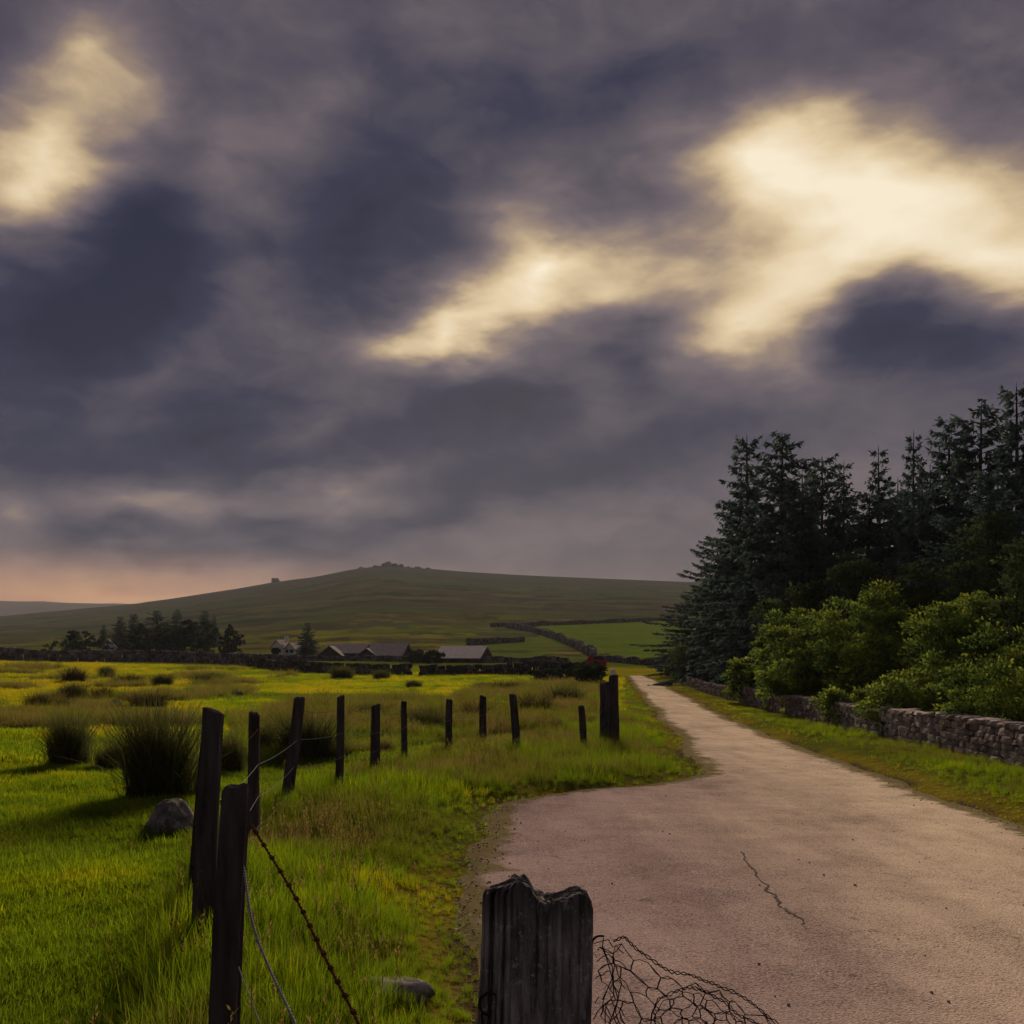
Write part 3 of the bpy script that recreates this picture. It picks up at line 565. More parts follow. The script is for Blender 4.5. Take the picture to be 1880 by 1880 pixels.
SPR = [
 (1375, 795, 74, 0, 1.1, .3, 'leftmost of the tall dark spruces, its outer branches reaching over the lane'),
 (1432, 793, 61, 1, 1.15, 1.9, 'tall dark spruce with a blunt top, second from the lane end'),
 (1508, 835, 64, 3, .95, 4.0, 'shorter dark spruce third from the lane end, flat ragged top'),
 (1548, 840, 66, 2, .9, 2.2, 'dark spruce with a pointed cone, just left of the gap of sky'),
 (1617, 818, 60, 2, .85, 5.1, 'dark spruce with a pointed top just right of the gap of sky'),
 (1674, 788, 58, 4, .78, .8, 'narrow spire-like dark spruce right of the gap of sky'),
 (1742, 768, 52, 1, 1.0, 3.3, 'dark spruce with a blunt top left of the wide-topped spruce'),
 (1792, 742, 50, 3, 1.1, 2.7, 'dark spruce whose top spreads in wide flat layers'),
 (1872, 700, 44, 0, .95, 1.2, 'tallest dark spruce, cut by the right edge of the picture'),
 (1965, 690, 42, 2, 1.1, 4.4, 'dark spruce standing just beyond the right edge of the picture'),
 (1322, 985, 90, 3, 1.3, 5.6, 'lower broad dark spruce below the leftmost tall spruce'),
 (1280, 1085, 97, 3, 2.3, 1.1, 'small bushy dark spruce at the lane end of the plantation'),
 (1470, 900, 56, 0, 1.3, 3.9, 'broad dark spruce in the middle of the plantation front'),
 (1590, 905, 54, 3, 1.3, 2.1, 'broad dark spruce below the gap of sky'),
 (1690, 890, 48, 0, 1.3, 5.0, 'broad dark spruce in front of the narrow spire'),
 (1820, 860, 40, 3, 1.25, .4, 'broad dark spruce above the brightest bushes'),
 (1392, 990, 64, 2, 1.5, 2.9, 'low dense dark spruce in front of the leftmost tall one'),
 (1345, 880, 82, 2, 1.2, .9, 'dark spruce filling in behind the leftmost tall one'),
 (1478, 862, 72, 3, 1.1, 5.2, 'dark spruce filling in behind the two blunt-topped ones'),
 (1640, 872, 66, 2, 1.1, 1.7, 'dark spruce filling in left of the narrow spire'),
 (1705, 850, 60, 0, 1.1, 3.0, 'dark spruce filling in right of the narrow spire'),
]
for s in SPR: spruce(*s)
def lobes_of(seed, n, w, h, d):
    r = np.random.default_rng(seed); out = []
    for i in range(n):
        x = (i + .5) / n * 2 - 1; x = x * .72 + r.normal(0, .08); top = h * (1 - .38 * x * x) * r.uniform(.8, 1.05); rx = w * r.uniform(.26, .38); rz = top * r.uniform(.36, .5)
        out.append((x * w, r.normal(0, .3) * d, top - rz, rx, d * r.uniform(.45, .7), rz)); out.append((x * w + r.normal(0, .2), r.uniform(-.75, -.2) * d, (top - rz) * r.uniform(.35, .6), rx * .9, d * .5, rz * .85))
    return out
GB = 'green bushes behind the lane wall'
BUSH = [  # px centre, top py, depth, half width px, material, label
 (1830, 1200, 21.5, 120, 'leaf', 'yellow-green leafy bush hanging over the near end of the wall'),
 (1655, 1232, 26, 95, 'leaf', 'low rounded leafy bush just behind the middle of the wall'),
 (1480, 1205, 38, 95, 'leaf', 'green leafy bush behind the far end of the wall'),
 (1820, 1058, 30, 150, 'leaf', 'large bright bush at the right with a domed yellow-green top'),
 (1640, 1062, 36, 150, 'leaf', 'largest bright bush in the middle of the thicket'),
 (1470, 1112, 42, 105, 'leaf', 'bright green bush at the dark foot of the spruces'),
 (1540, 1036, 48, 80, 'leafdark', 'blue-green bush rising above the bright ones'),
 (1735, 1010, 41, 130, 'leafdark', 'dull dark broad tree behind the large bright bushes'),
 (1900, 960, 27, 90, 'leafdark', 'leafy tree at the right edge with yellowish twigs'),
 (1315, 1150, 86, 95, 'leafdark', 'dark shrub at the foot of the leftmost tall spruce'),
 (1640, 985, 45, 130, 'leafdark', 'tall dull green tree behind the largest bright bush'),
 (1835, 925, 37, 120, 'leafdark', 'tallest dull green tree among the spruces at the right'),
 (1450, 1060, 50, 90, 'leafdark', 'dull green shrub between the spruces and the bright bushes'),
 (1745, 1092, 32, 140, 'leaf', 'rounded bright bush between the two largest ones'),
 (1560, 1100, 39, 125, 'leaf', 'mid-height bright bush left of the largest one'),
 (1890, 1120, 25, 110, 'leaf', 'bright bush cut by the right edge above the wall'),
 (1405, 1178, 47, 70, 'leaf', 'small green bush nearest the lane end of the wall'),
 (1730, 1190, 27, 110, 'leaf', 'dense leafy bush low behind the middle of the thicket'),
 (1575, 1265, 30, 70, 'leaf', 'small leafy bush peeping over the wall left of the rounded one'),
]
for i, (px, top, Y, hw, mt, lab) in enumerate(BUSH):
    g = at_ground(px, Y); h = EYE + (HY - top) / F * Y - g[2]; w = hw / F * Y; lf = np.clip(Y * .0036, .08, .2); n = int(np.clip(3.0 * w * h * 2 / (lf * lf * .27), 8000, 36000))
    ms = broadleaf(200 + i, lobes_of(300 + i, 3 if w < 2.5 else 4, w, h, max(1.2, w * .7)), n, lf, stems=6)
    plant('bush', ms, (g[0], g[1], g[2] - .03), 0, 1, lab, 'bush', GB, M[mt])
# trees by the farm
FB = [broadleaf(400 + i, lobes_of(420 + i, 3, 4, 6, 3), 5200, .42, stems=4, trunk_r=.2) for i in range(3)]
GF = 'dark trees around the farm'
def ftree(px, top, Y, hw, var, con, label):
    g = at_ground(px, Y); h = EYE + (HY - top) / F * Y - g[2]
    if con: s = h / 14.1; w = hw / F * Y / (3.0); return plant('conifer_tree', CON[var], (g[0], g[1], g[2] - .1), px, (w, w, s), label, 'tree', GF, M['spruce'])
    w = hw / F * Y / 4.6; return plant('broadleaf_tree', FB[var], (g[0], g[1], g[2] - .1), 0, (w, w, h / 6.0), label, 'tree', GF, M['fartree'])
for a in [(147, 1156, 190, 34, 0, 0, 'low dark rounded tree standing alone at the left of the farm trees'),
 (190, 1145, 215, 16, 4, 1, 'thin dim conifer between the lone tree and the farm clump'),
 (222, 1130, 205, 24, 0, 1, 'left conifer of the farm clump, beside the white gable'), (246, 1126, 200, 22, 1, 1, 'second conifer from the left in the farm clump'),
 (290, 1120, 215, 26, 3, 1, 'conifer in the middle of the farm clump, left of its highest top'), (322, 1116, 220, 26, 2, 1, 'highest conifer of the farm clump'), (375, 1120, 215, 28, 0, 1, 'conifer at the right of the farm clump behind the dark round trees'), (392, 1128, 220, 16, 4, 1, 'rightmost slim conifer of the farm clump'),
 (262, 1148, 185, 46, 1, 0, 'dark rounded tree under the conifers of the farm clump, left'), (310, 1145, 180, 44, 2, 0, 'dark rounded tree in the middle of the farm clump'), (365, 1136, 182, 46, 0, 0, 'tall dark rounded tree of the farm clump, right of the middle'), (424, 1150, 178, 32, 1, 0, 'rightmost dark rounded tree of the farm clump'),
 (564, 1141, 172, 23, 0, 1, 'single dark conifer beside the white cottage')]: ftree(*a)
def hedge(pxs, Y, h, label, seed):
    a = at_ground(pxs[0], Y); b = at_ground(pxs[1], Y); w = (b[0] - a[0]) / 2; c = (a + b) / 2; lob = [(x, 0, h * .5, w / 5, .9, h * .55) for x in np.linspace(-w * .9, w * .9, 7)]
    ms = broadleaf(seed, lob, 3600, .34, stems=5); plant('hedge', ms, c, 0, 1, label, 'hedge', None, M['fartree'])
hedge((88, 240), 172, 1.9, 'clipped dark hedge above the wall at the left', 500)
hedge((748, 812), 150, 1.7, 'dark hedge between the farm buildings and the pale-roofed barn', 501)
# scrub along the far end of the roadside fence
for i, (px, py, hw, h, lab) in enumerate([(1045, 1254, 34, 1.5, 'dark scrub below the field wall near the lane end'), (1085, 1262, 30, 1.7, 'dark scrub bush behind the thick double post'), (1000, 1250, 30, 1.0, 'low dark scrub left of the lane-end scrub')]):
    g = on_ground(px, py); w = hw / F * g[1]
    ms = broadleaf(520 + i, lobes_of(540 + i, 5, w, h, w * .6), 4200, .16, stems=4, trunk_r=.04); plant('scrub_bush', ms, g, 0, 1, lab, 'bush', 'scrub by the lane end', M['fartree'])

# ================================================================== farm buildings
def house(name, px0, px1, Y, base_py, eave_py, ridge_py, depth, label, roof, wallm, rz=0.0, door=True, chimney=False, cat='barn', group='farm buildings', gable_front=False):
    """long side to the viewer unless gable_front; pixel extents fix the size at depth Y"""
    x0, x1 = (px0 - CX) / F * Y, (px1 - CX) / F * Y; cx = (x0 + x1) / 2; zb = float(ground_h(cx, Y)) - .2; ze = EYE + (HY - eave_py) / F * Y; zr = EYE + (HY - ridge_py) / F * Y
    root = thing(name, (cx, Y, zb), label, cat, group, rz); w = (x1 - x0) / 2; e = ze - zb; rr = zr - zb; dp = depth / 2; mb = MB()
    if gable_front:
        extrude_poly(mb, [(-w, 0), (w, 0), (w, e), (0, rr - .1), (-w, e)], -dp, dp)
    else:
        box(mb, (-w, -dp, 0), (w, dp, e))
        for sx in (-1, 1): mb.add(np.array([[sx * w, -dp, e], [sx * w, dp, e], [sx * w, 0, rr - .1]]), [[0, 1, 2]])
    link('wall', mb.mesh('wall'), wallm, root)
    for sgn in (-1, 1):
        mb = MB(); o = .25; t = .12
        if gable_front: sl_ = (rr - e) / w; prof = [(0, rr), (sgn * (w + o), e - sl_ * o), (sgn * (w + o), e - sl_ * o + t), (0, rr + t)]; extrude_poly(mb, prof, -dp - o, dp + o)
        else:
            sl_ = (rr - e) / dp; v = np.array([[x, sgn * y, z] for x in (-w - o, w + o) for y, z in ((0, rr), (dp + o, e - sl_ * o), (dp + o, e - sl_ * o + t), (0, rr + t))]); mb.add(v, [[0, 1, 2, 3], [4, 7, 6, 5], [0, 4, 5, 1], [1, 5, 6, 2], [2, 6, 7, 3], [3, 7, 4, 0]])
        link('roof_slope', mb.mesh('roof_slope'), roof, root)
    mb = MB(); f = -dp - .03
    if door: box(mb, (-w * .15 - .6, f, 0.2), (-w * .15 + .6, f + .06, min(2.1, e - .1))); link('door', mb.mesh('door'), M['dark'], root)
    for xx in (-.62, .5):
        mb = MB(); box(mb, (xx * w - .35, f, min(.9, e * .4)), (xx * w + .35, f + .06, min(1.7, e * .8))); link('window', mb.mesh('window'), M['dark'], root)
    if chimney: mb = MB(); box(mb, (w * .7, -.3, rr - .4), (w * .7 + .6, .3, rr + .9)); link('chimney', mb.mesh('chimney'), wallm, root)
    return root
house('barn', 812, 893, 160, 1216, 1208, 1187, 12, 'long barn with a pale sheet roof, standing apart on the right', M['slatepale'], M['barnwall'], R(-9))
house('barn', 606, 676, 168, 1213, 1199, 1183, 9, 'stone barn with a grey slate roof behind the twin gables', M['slate'], M['barnwall'], R(-4))
house('barn', 684, 748, 165, 1213, 1203, 1182, 11, 'stone barn with a brownish slate roof, right of the twin gables', M['slate'], M['barnwall'], R(-4))
house('farm_outbuilding', 588, 630, 162, 1213, 1203, 1187, 4, 'small gable-ended outbuilding at the left of the slate-roofed barns', M['slate'], M['barnwall'], 0, False, cat='shed', gable_front=True)
house('farm_outbuilding', 656, 694, 161, 1213, 1205, 1191, 3, 'small gable-ended outbuilding between the two slate-roofed barns', M['slate'], M['barnwall'], 0, False, cat='shed', gable_front=True)
house('cottage', 506, 526, 178, 1196, 1188, 1176, 5, 'small whitewashed cottage left of the single conifer', M['slate'], M['white'], R(-6), cat='cottage', chimney=True, gable_front=True)
house('cottage', 531, 548, 180, 1196, 1190, 1181, 5, 'whitewashed outhouse half hidden by the single conifer', M['slate'], M['white'], R(-6), False, cat='cottage', gable_front=True)
house('cottage', 189, 212, 196, 1194, 1188, 1175, 6, 'white gabled cottage peeping out of the farm clump at its left', M['slate'], M['white'], R(20), False, cat='cottage', gable_front=True)
# red car beyond the bend
def car():
    g = at_ground(1093, 118); root = thing('parked_car', (g[0], g[1], g[2] + .12), 'small red hatchback beyond the walls at the lane end', 'car', rz=R(12))
    prof = [(-1.9, .35), (-1.95, .65), (-1.85, .92), (-1.0, 1.0), (-.45, 1.42), (.95, 1.46), (1.55, 1.02), (1.85, .95), (1.9, .4), (1.5, .25), (-1.6, .25)]
    def ex(poly, hw, taper=1.0):
        mb = MB(); extrude_poly(mb, [(y, z) for y, z in poly], -hw, hw); v = mb.v
        for k in range(len(v)): v[k] = np.stack([v[k][:, 1] * (1 - taper * np.clip(v[k][:, 2] - .95, 0, 1)), -v[k][:, 0], v[k][:, 2]], 1)
        return mb
    link('body', ex(prof, .82, .25).mesh('body'), M['redpaint'], root)
    mb = MB(); mb.add(np.array([[-.68, -1.50, 1.06], [.68, -1.50, 1.06], [.60, -1.06, 1.40], [-.60, -1.06, 1.40]]) + np.array([0, -.035, .02]), [[0, 1, 2, 3]]); link('rear_window', mb.mesh('rear_window'), M['glass'], root)
    mb = MB(); mb.add(np.array([[-.68, .98, 1.03], [.68, .98, 1.03], [.60, .52, 1.36], [-.60, .52, 1.36]]) + np.array([0, .035, .02]), [[0, 3, 2, 1]]); link('windscreen', mb.mesh('windscreen'), M['glass'], root)
    for sx in (-1, 1):
        for yy in (-1.2, 1.2):
            mb = MB(); tube(mb, [(sx * .70, yy, .05), (sx * .86, yy, .05)], .3, 14); link('wheel', mb.mesh('wheel'), M['tyre'], root)
        mb = MB(); box(mb, (sx * .66 - .12, -1.90, .72), (sx * .66 + .12, -1.84, .9)); link('tail_light', mb.mesh('tail_light'), M['redpaint'], root)
car()

# ================================================================== grass and rushes
def tuft(seed, n, h, spread, w, curl=.5):
    r = np.random.default_rng(seed); mb = MB(); a = r.uniform(0, 2 * PI, n); rad = spread * np.sqrt(r.random(n)); b0 = np.stack([rad * np.cos(a), rad * np.sin(a), np.full(n, -.02)], 1)
    lean = r.uniform(0, 2 * PI, n); ld = np.stack([np.cos(lean), np.sin(lean), np.zeros(n)], 1) * .5 + np.stack([np.cos(a), np.sin(a), np.zeros(n)], 1) * .5; H = h * r.uniform(.45, 1.15, n); cv = curl * r.uniform(.2, 1.2, n); face = r.uniform(0, PI, n); S = np.stack([np.cos(face), np.sin(face), np.zeros(n)], 1); up = np.array([0, 0, 1.])
    rows = []
    for s, ww in ((0, 1), (.4, .85), (.75, .55), (1, .06)):
        c = b0 + up * (H * s * (1 - .25 * cv * s))[:, None] + ld * (H * cv * s * s)[:, None]; rows += [c - S * w * ww, c + S * w * ww]
    V = np.stack(rows, 1); k = np.arange(n)[:, None] * 8; f = np.concatenate([np.stack([k + q, k + q + 1, k + q + 3, k + q + 2], -1).reshape(-1, 4) for q in (0, 2, 4)]); mb.add(V.reshape(-1, 3), f, np.repeat(r.uniform(0, 1, n), 8))
    return mb.mesh('tuft')
tufts = bpy.data.collections.new('tuft_shapes')
def add_tuft(k, me):
    me.materials.append(M['grass']); o = bpy.data.objects.new('grass_tuft_%d' % k, me); tufts.objects.link(o)
#   0-2 short meadow, 3-5 long verge grass, 6-7 far broad tufts
for k in range(3): add_tuft(k, tuft(600 + k, 46, .085, .11, .0028, .8))
for k in range(3): add_tuft(3 + k, tuft(610 + k, 38, .34, .12, .0032, .65))
for k in range(2): add_tuft(6 + k, tuft(620 + k, 44, .22, .42, .013, .6))
def stalks(seed, n, h):
    r = np.random.default_rng(seed); mb = MB()
    for _ in range(n):
        b0 = np.array([r.normal(0, .10), r.normal(0, .10), -.02]); hh = h * r.uniform(.6, 1.1); ld = r.normal(0, .16, 2); q = np.linspace(0, 1, 5); P = np.stack([b0[0] + ld[0] * hh * q ** 2, b0[1] + ld[1] * hh * q ** 2, hh * q], 1); tube(mb, P, .0014, 3, .5, False)
        m = 9; c = P[-1] - np.array([0, 0, 1.]) * r.uniform(0, .09, (m, 1)); d = unit(r.normal(0, .35, (m, 3)) + np.array([0, 0, 1.])); kites(mb, c, d, unit(np.cross(d, r.normal(size=(m, 3)))), r.uniform(.018, .04, m), .004, .5)
    return mb.mesh('tuft')
for k in range(2): add_tuft(8 + k, stalks(630 + k, 9, .42))
def scatter(name, P, kind, scl, tint, label, cat, shapes=None):
    n = len(P); me = bpy.data.meshes.new(name); me.vertices.add(n); me.vertices.foreach_set('co', P.astype(np.float32).ravel())
    for nm, ty, arr in (('pick', 'INT', kind.astype(np.int32)), ('scl', 'FLOAT', scl.astype(np.float32)), ('tint', 'FLOAT', np.clip(tint, 0, 1).astype(np.float32))): me.attributes.new(nm, ty, 'POINT').data.foreach_set('value', arr)
    rot = np.stack([rng.normal(0, .12, n), rng.normal(0, .12, n), rng.uniform(0, 6.28, n)], 1); me.attributes.new('rot', 'FLOAT_VECTOR', 'POINT').data.foreach_set('vector', rot.astype(np.float32).ravel())
    o = link(name, me); ng = bpy.data.node_groups.new(name, 'GeometryNodeTree'); ng.interface.new_socket('Geometry', in_out='INPUT', socket_type='NodeSocketGeometry'); ng.interface.new_socket('Geometry', in_out='OUTPUT', socket_type='NodeSocketGeometry')
    g = NT(ng); gi = g.new('NodeGroupInput'); go = g.new('NodeGroupOutput'); ip = g.new('GeometryNodeInstanceOnPoints'); ci = g.new('GeometryNodeCollectionInfo'); ci.inputs['Collection'].default_value = shapes or tufts; ci.inputs['Separate Children'].default_value = True; ci.inputs['Reset Children'].default_value = True
    def na(nm, ty): q = g.new('GeometryNodeInputNamedAttribute', data_type=ty); q.inputs[0].default_value = nm; return q.outputs[0]
    g.link(gi.outputs[0], ip.inputs['Points']); g.link(ci.outputs[0], ip.inputs['Instance']); ip.inputs['Pick Instance'].default_value = True; g.link(na('pick', 'INT'), ip.inputs['Instance Index']); g.link(na('rot', 'FLOAT_VECTOR'), ip.inputs['Rotation']); g.link(na('scl', 'FLOAT'), ip.inputs['Scale']); g.link(ip.outputs[0], go.inputs[0])
    md = o.modifiers.new('scatter', 'NODES'); md.node_group = ng; me.materials.append(M['grass']); return tag(o, label, cat, kind='stuff')
def sample(n, y0, y1, u0, u1, power=2.0):
    """points spread over a wedge of ground, thinning with distance"""
    q = rng.random(n); y = (y0 ** (2 - power) + q * (y1 ** (2 - power) - y0 ** (2 - power))) ** (1 / (2 - power)) if power != 2 else y0 * (y1 / y0) ** q
    x = rng.uniform(u0, u1, n) * y; return x, y
FENCE_L = [(-1.05, 3.6), (-1.8, 6.0), (-2.6, 10), (-2.4, 13), (-1.6, 17), (-.9, 20), (.05, 25), (2.3, 27), (9.5, 90)]
fl = np.array(FENCE_L)
def fence_x(y): return np.interp(y, fl[:, 1], fl[:, 0])
def meadow():
    x, y = sample(80000, 2.2, 112, -.64, .30, 2.0); d = road_dist(x, y); k = (d > .02) & (x < fence_x(y) + .6) & ~((y > 98) & (x > 0)); x, y = x[k], y[k]; z = ground_h(x, y); n = len(x)
    kind = np.where(y < 17, rng.integers(0, 3, n), rng.integers(6, 8, n)); pn = fbm(x / 3.5, y / 3.5, 71); pn2 = fbm(x / 12, y / 12, 73); scl = np.where(y < 17, rng.uniform(.5, 1.05, n) * (.7 + .8 * pn) * (1 + y * .02), rng.uniform(.35, .75, n) * (.6 + .8 * pn) * (1 + sstep(40, 110, y) * .7))
    tint = .50 + (pn - .5) * .8 + (pn2 - .5) * .4 + rng.normal(0, .10, n) + .30 * sstep(18, 40, y) * sstep(.30, .55, pn2 + .1) + .12 * sstep(-.30, -.5, x / y) * sstep(9, 16, y)  # far blades tinted yellower: part grass colour, part sunlight put into the tint
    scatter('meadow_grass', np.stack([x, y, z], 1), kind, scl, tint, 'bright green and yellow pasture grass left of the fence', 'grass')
meadow()
def verge():
    x, y = sample(60000, 2.0, 100, -.62, .60, 1.7); d = road_dist(x, y); fx = fence_x(y); left = (x > fx - .35) & (x < road_x(y)[0]); wallx = 8.9 + .055 * (y - 17); right = (x > road_x(y)[1]) & (x < wallx + .1)
    pn = fbm(x / 1.8, y / 1.8, 81); creep = (d > -.35) & (rng.random(len(x)) < np.exp(np.minimum(d, 0) / .09)) & (pn > .42); left = left | (d < .05) & (x < .5 * (road_x(y)[0] + road_x(y)[1])); right = right | (d < .05) & ~left; k = ((d > .02) | creep) & (left | right) & (y < yend + 1); x, y, d, pn, right = x[k], y[k], d[k], pn[k], right[k]; z = ground_h(x, y); n = len(x)
    kind = np.where(y < 32, rng.integers(3, 6, n), rng.integers(6, 8, n)); short = sstep(0, 1.3, d); scl = rng.uniform(.45, 1.0, n) * (.22 + .80 * short) * (.7 + .6 * pn) * np.where(y < 32, 1 + y * .012, .85) * np.where(right, .42, .8)
    tint = .42 + (pn - .5) * .95 + rng.normal(0, .10, n) - .10 * sstep(8, 20, y) * ~right + .12 * right + .15 * (1 - short)
    m_ = (y < 32) & (d > .5) & ~right & (rng.random(n) < .02 + .05 * (pn < .42)); kind[m_] = rng.integers(8, 10, m_.sum()); scl[m_] = rng.uniform(.7, 1.15, m_.sum()); tint[m_] = rng.uniform(0, .18, m_.sum())
    scatter('verge_grass', np.stack([x, y, z], 1), kind, scl, tint, 'longer olive and straw coloured grass on the lane verges', 'grass')
verge()
def rough():
    poly = [tuple(ray_ground(*q)) for q in [(440, 1420), (430, 1330), (560, 1300), (650, 1295), (820, 1292), (870, 1270), (1010, 1258), (1130, 1262), (1125, 1330), (1000, 1352), (850, 1372), (700, 1395), (560, 1410)]]
    x, y = sample(60000, 9, 90, -.30, .12, 2.0); k = in_poly(x, y, poly); x, y = x[k], y[k]; pn = fbm(x / 1.6, y / 2.2, 83); k = rng.random(len(x)) < .15 + 1.3 * sstep(.38, .62, pn); x, y, pn = x[k], y[k], pn[k]; n = len(x); z = ground_h(x, y)
    kind = rng.integers(3, 6, n); st = rng.random(n) < .08; kind[st] = rng.integers(8, 10, st.sum()); scatter('rough_grass', np.stack([x, y, z], 1), kind, rng.uniform(.6, 1.25, n) * (.45 + .8 * pn) * (1 + .012 * y), rng.normal(.18, .12, n) + .25 * (pn < .5), 'rank brown rough grass behind the row of fence posts', 'grass')
rough()
def rough_left():
    x, y = sample(26000, 26, 100, -.56, -.22, 2.0); pn = fbm(x / 4.0, y / 5.0, 87); k = rng.random(len(x)) < 1.1 * sstep(.57, .72, pn); x, y, pn = x[k], y[k], pn[k]; n = len(x)
    scatter('rough_grass', np.stack([x, y, ground_h(x, y)], 1), rng.integers(3, 6, n), rng.uniform(.5, 1.1, n) * (1 + .016 * y), rng.normal(.20, .12, n), 'olive brown rough grass in patches among the far rush clumps', 'grass')
rough_left()
def pebbles():
    for k in range(3):
        V, Fc = STONES[k]; mb = MB(); mb.add(V, Fc); me = mb.mesh('pebble'); me.materials.append(M['pebble']); o = bpy.data.objects.new('grit_%d' % k, me); grit.objects.link(o)
    n = 60000; x, y = sample(n, 2.6, 34, -.2, .6, 1.7); d = road_dist(x, y); k = (d > -.9) & (d < .15) & (rng.random(n) < .6 * np.exp(-np.abs(d + .05) / .15)) | (d <= 0) & (rng.random(n) < .006); x, y = x[k], y[k]; n = len(x)
    scatter('grit', np.stack([x, y, road_z(x, y) + .003], 1), rng.integers(0, 3, n), .005 + .013 * rng.random(n) ** 3, rng.random(n), 'loose grit and pebbles along the lane edges', 'gravel', grit)
grit = bpy.data.collections.new('grit_shapes')
pebbles()
def rush(seed, n, mat='rush'):
    r = np.random.default_rng(seed); mb = MB(); nc = 9; ca = r.uniform(0, 2 * PI, nc); crd = .36 * np.sqrt(r.random(nc)); cen = np.stack([crd * np.cos(ca), crd * np.sin(ca)], 1); chh = r.uniform(.6, 1.05, nc)
    k = r.integers(0, nc, n); xy = cen[k] + r.normal(0, .10, (n, 2)); b0 = np.column_stack([xy, np.full(n, -.04)]); H = chh[k] * r.uniform(.35, 1.05, n); lean = r.normal(0, .32, (n, 2)) + xy * .45; flop = r.random(n) < .12; lean[flop] *= 2.6; H[flop] *= .7
    face = r.uniform(0, PI, n); S = np.stack([np.cos(face), np.sin(face), np.zeros(n)], 1); rows = []
    for s, ww in ((0, 1), (.5, .9), (.85, .6), (1, .1)):
        c = b0 + np.array([0, 0, 1.]) * (H * (s - .18 * np.hypot(*lean.T) * s * s))[:, None] + np.column_stack([lean * (H * s ** 1.8)[:, None], np.zeros(n)]); rows += [c - S * .0045 * ww, c + S * .0045 * ww]
    V = np.stack(rows, 1); k = np.arange(n)[:, None] * 8; f = np.concatenate([np.stack([k + q, k + q + 1, k + q + 3, k + q + 2], -1).reshape(-1, 4) for q in (0, 2, 4)]); tint = np.repeat(np.clip(r.normal(.35, .2, n) + .35 * flop, 0, 1), 8).reshape(-1, 8) + np.array([-.2, -.2, 0, 0, .15, .15, .3, .3]); mb.add(V.reshape(-1, 3), f, np.clip(tint.ravel(), 0, 1)); me = mb.mesh('rush_blades'); me.materials.append(M[mat]); return me
RUSH = [rush(700 + i, 2200) for i in range(4)] + [rush(710 + i, 1300, 'rushbrown') for i in range(3)]
GRU = 'dark rush clumps in the pasture'
def rush_clump(px, py, wpx, hpx, label, group=GRU):
    g = on_ground(px, py); o = link('rush_clump', RUSH[int(rng.integers(4)) + (0 if py > 1390 or 'dark' in label else 3)]); o.location = g; o.rotation_euler = (0, 0, rng.uniform(0, 6)); w = wpx / F * g[1] / .95; h = hpx / F * g[1] / .72; o.scale = (w, max(w * .7, .6 * h), h); tag(o, label, 'rushes', group)
for a in [(305, 1462, 160, 150, 'largest dark rush clump, just left of the near fence posts'), (140, 1405, 110, 85, 'dark rush clump at the left with a straw-coloured foot'), (195, 1412, 60, 50, 'small brownish clump beside the left dark rushes'),
 (575, 1396, 130, 80, 'broad rush clump between the leaning post and the thin post'), (420, 1420, 60, 70, 'rush clump seen between the two nearest upright posts'), (378, 1256, 66, 20, 'isolated low dark clump in the yellow grass at centre left'),
 (200, 1243, 42, 18, 'small dark clump under the left wall, near the hedge'), (130, 1252, 60, 28, 'brown clump below the left wall, farthest left of a row'), (238, 1258, 70, 20, 'low brown clump in the row below the left wall'), (300, 1258, 50, 20, 'low dark clump at the right end of the row below the left wall'),
 (135, 1288, 60, 36, 'dark clump above the small standing stone'), (190, 1285, 50, 24, 'brownish clump just left of the small standing stone'), (70, 1300, 60, 26, 'brownish clump near the left edge'), (110, 1308, 50, 26, 'brown clump between the left edge and the small stone'), (270, 1300, 90, 30, 'dull olive clump right of the small standing stone'),
 (627, 1246, 46, 22, 'dark clump against the wall before the slate-roofed barns'), (704, 1247, 46, 16, 'dark clump against the wall just left of the gap'), (759, 1262, 36, 14, 'small dark clump in the yellow grass below the gap'), (880, 1266, 50, 14, 'flat dark clump in the yellow grass below the pale-roofed barn'), (930, 1270, 80, 18, 'long brown clump left of the lane-end scrub'), (680, 1330, 80, 34, 'brown rush clump behind the two middle fence posts'), (790, 1345, 120, 40, 'wide brown rush patch behind the fence, centre'), (870, 1330, 70, 40, 'brown rush patch behind the last evenly spaced posts'), (980, 1315, 90, 40, 'brown rush patch right of the evenly spaced posts'), (1040, 1300, 60, 40, 'dark brown rush patch left of the short lone post'), (495, 1395, 50, 60, 'rush clump behind the second near post')]: rush_clump(*a)

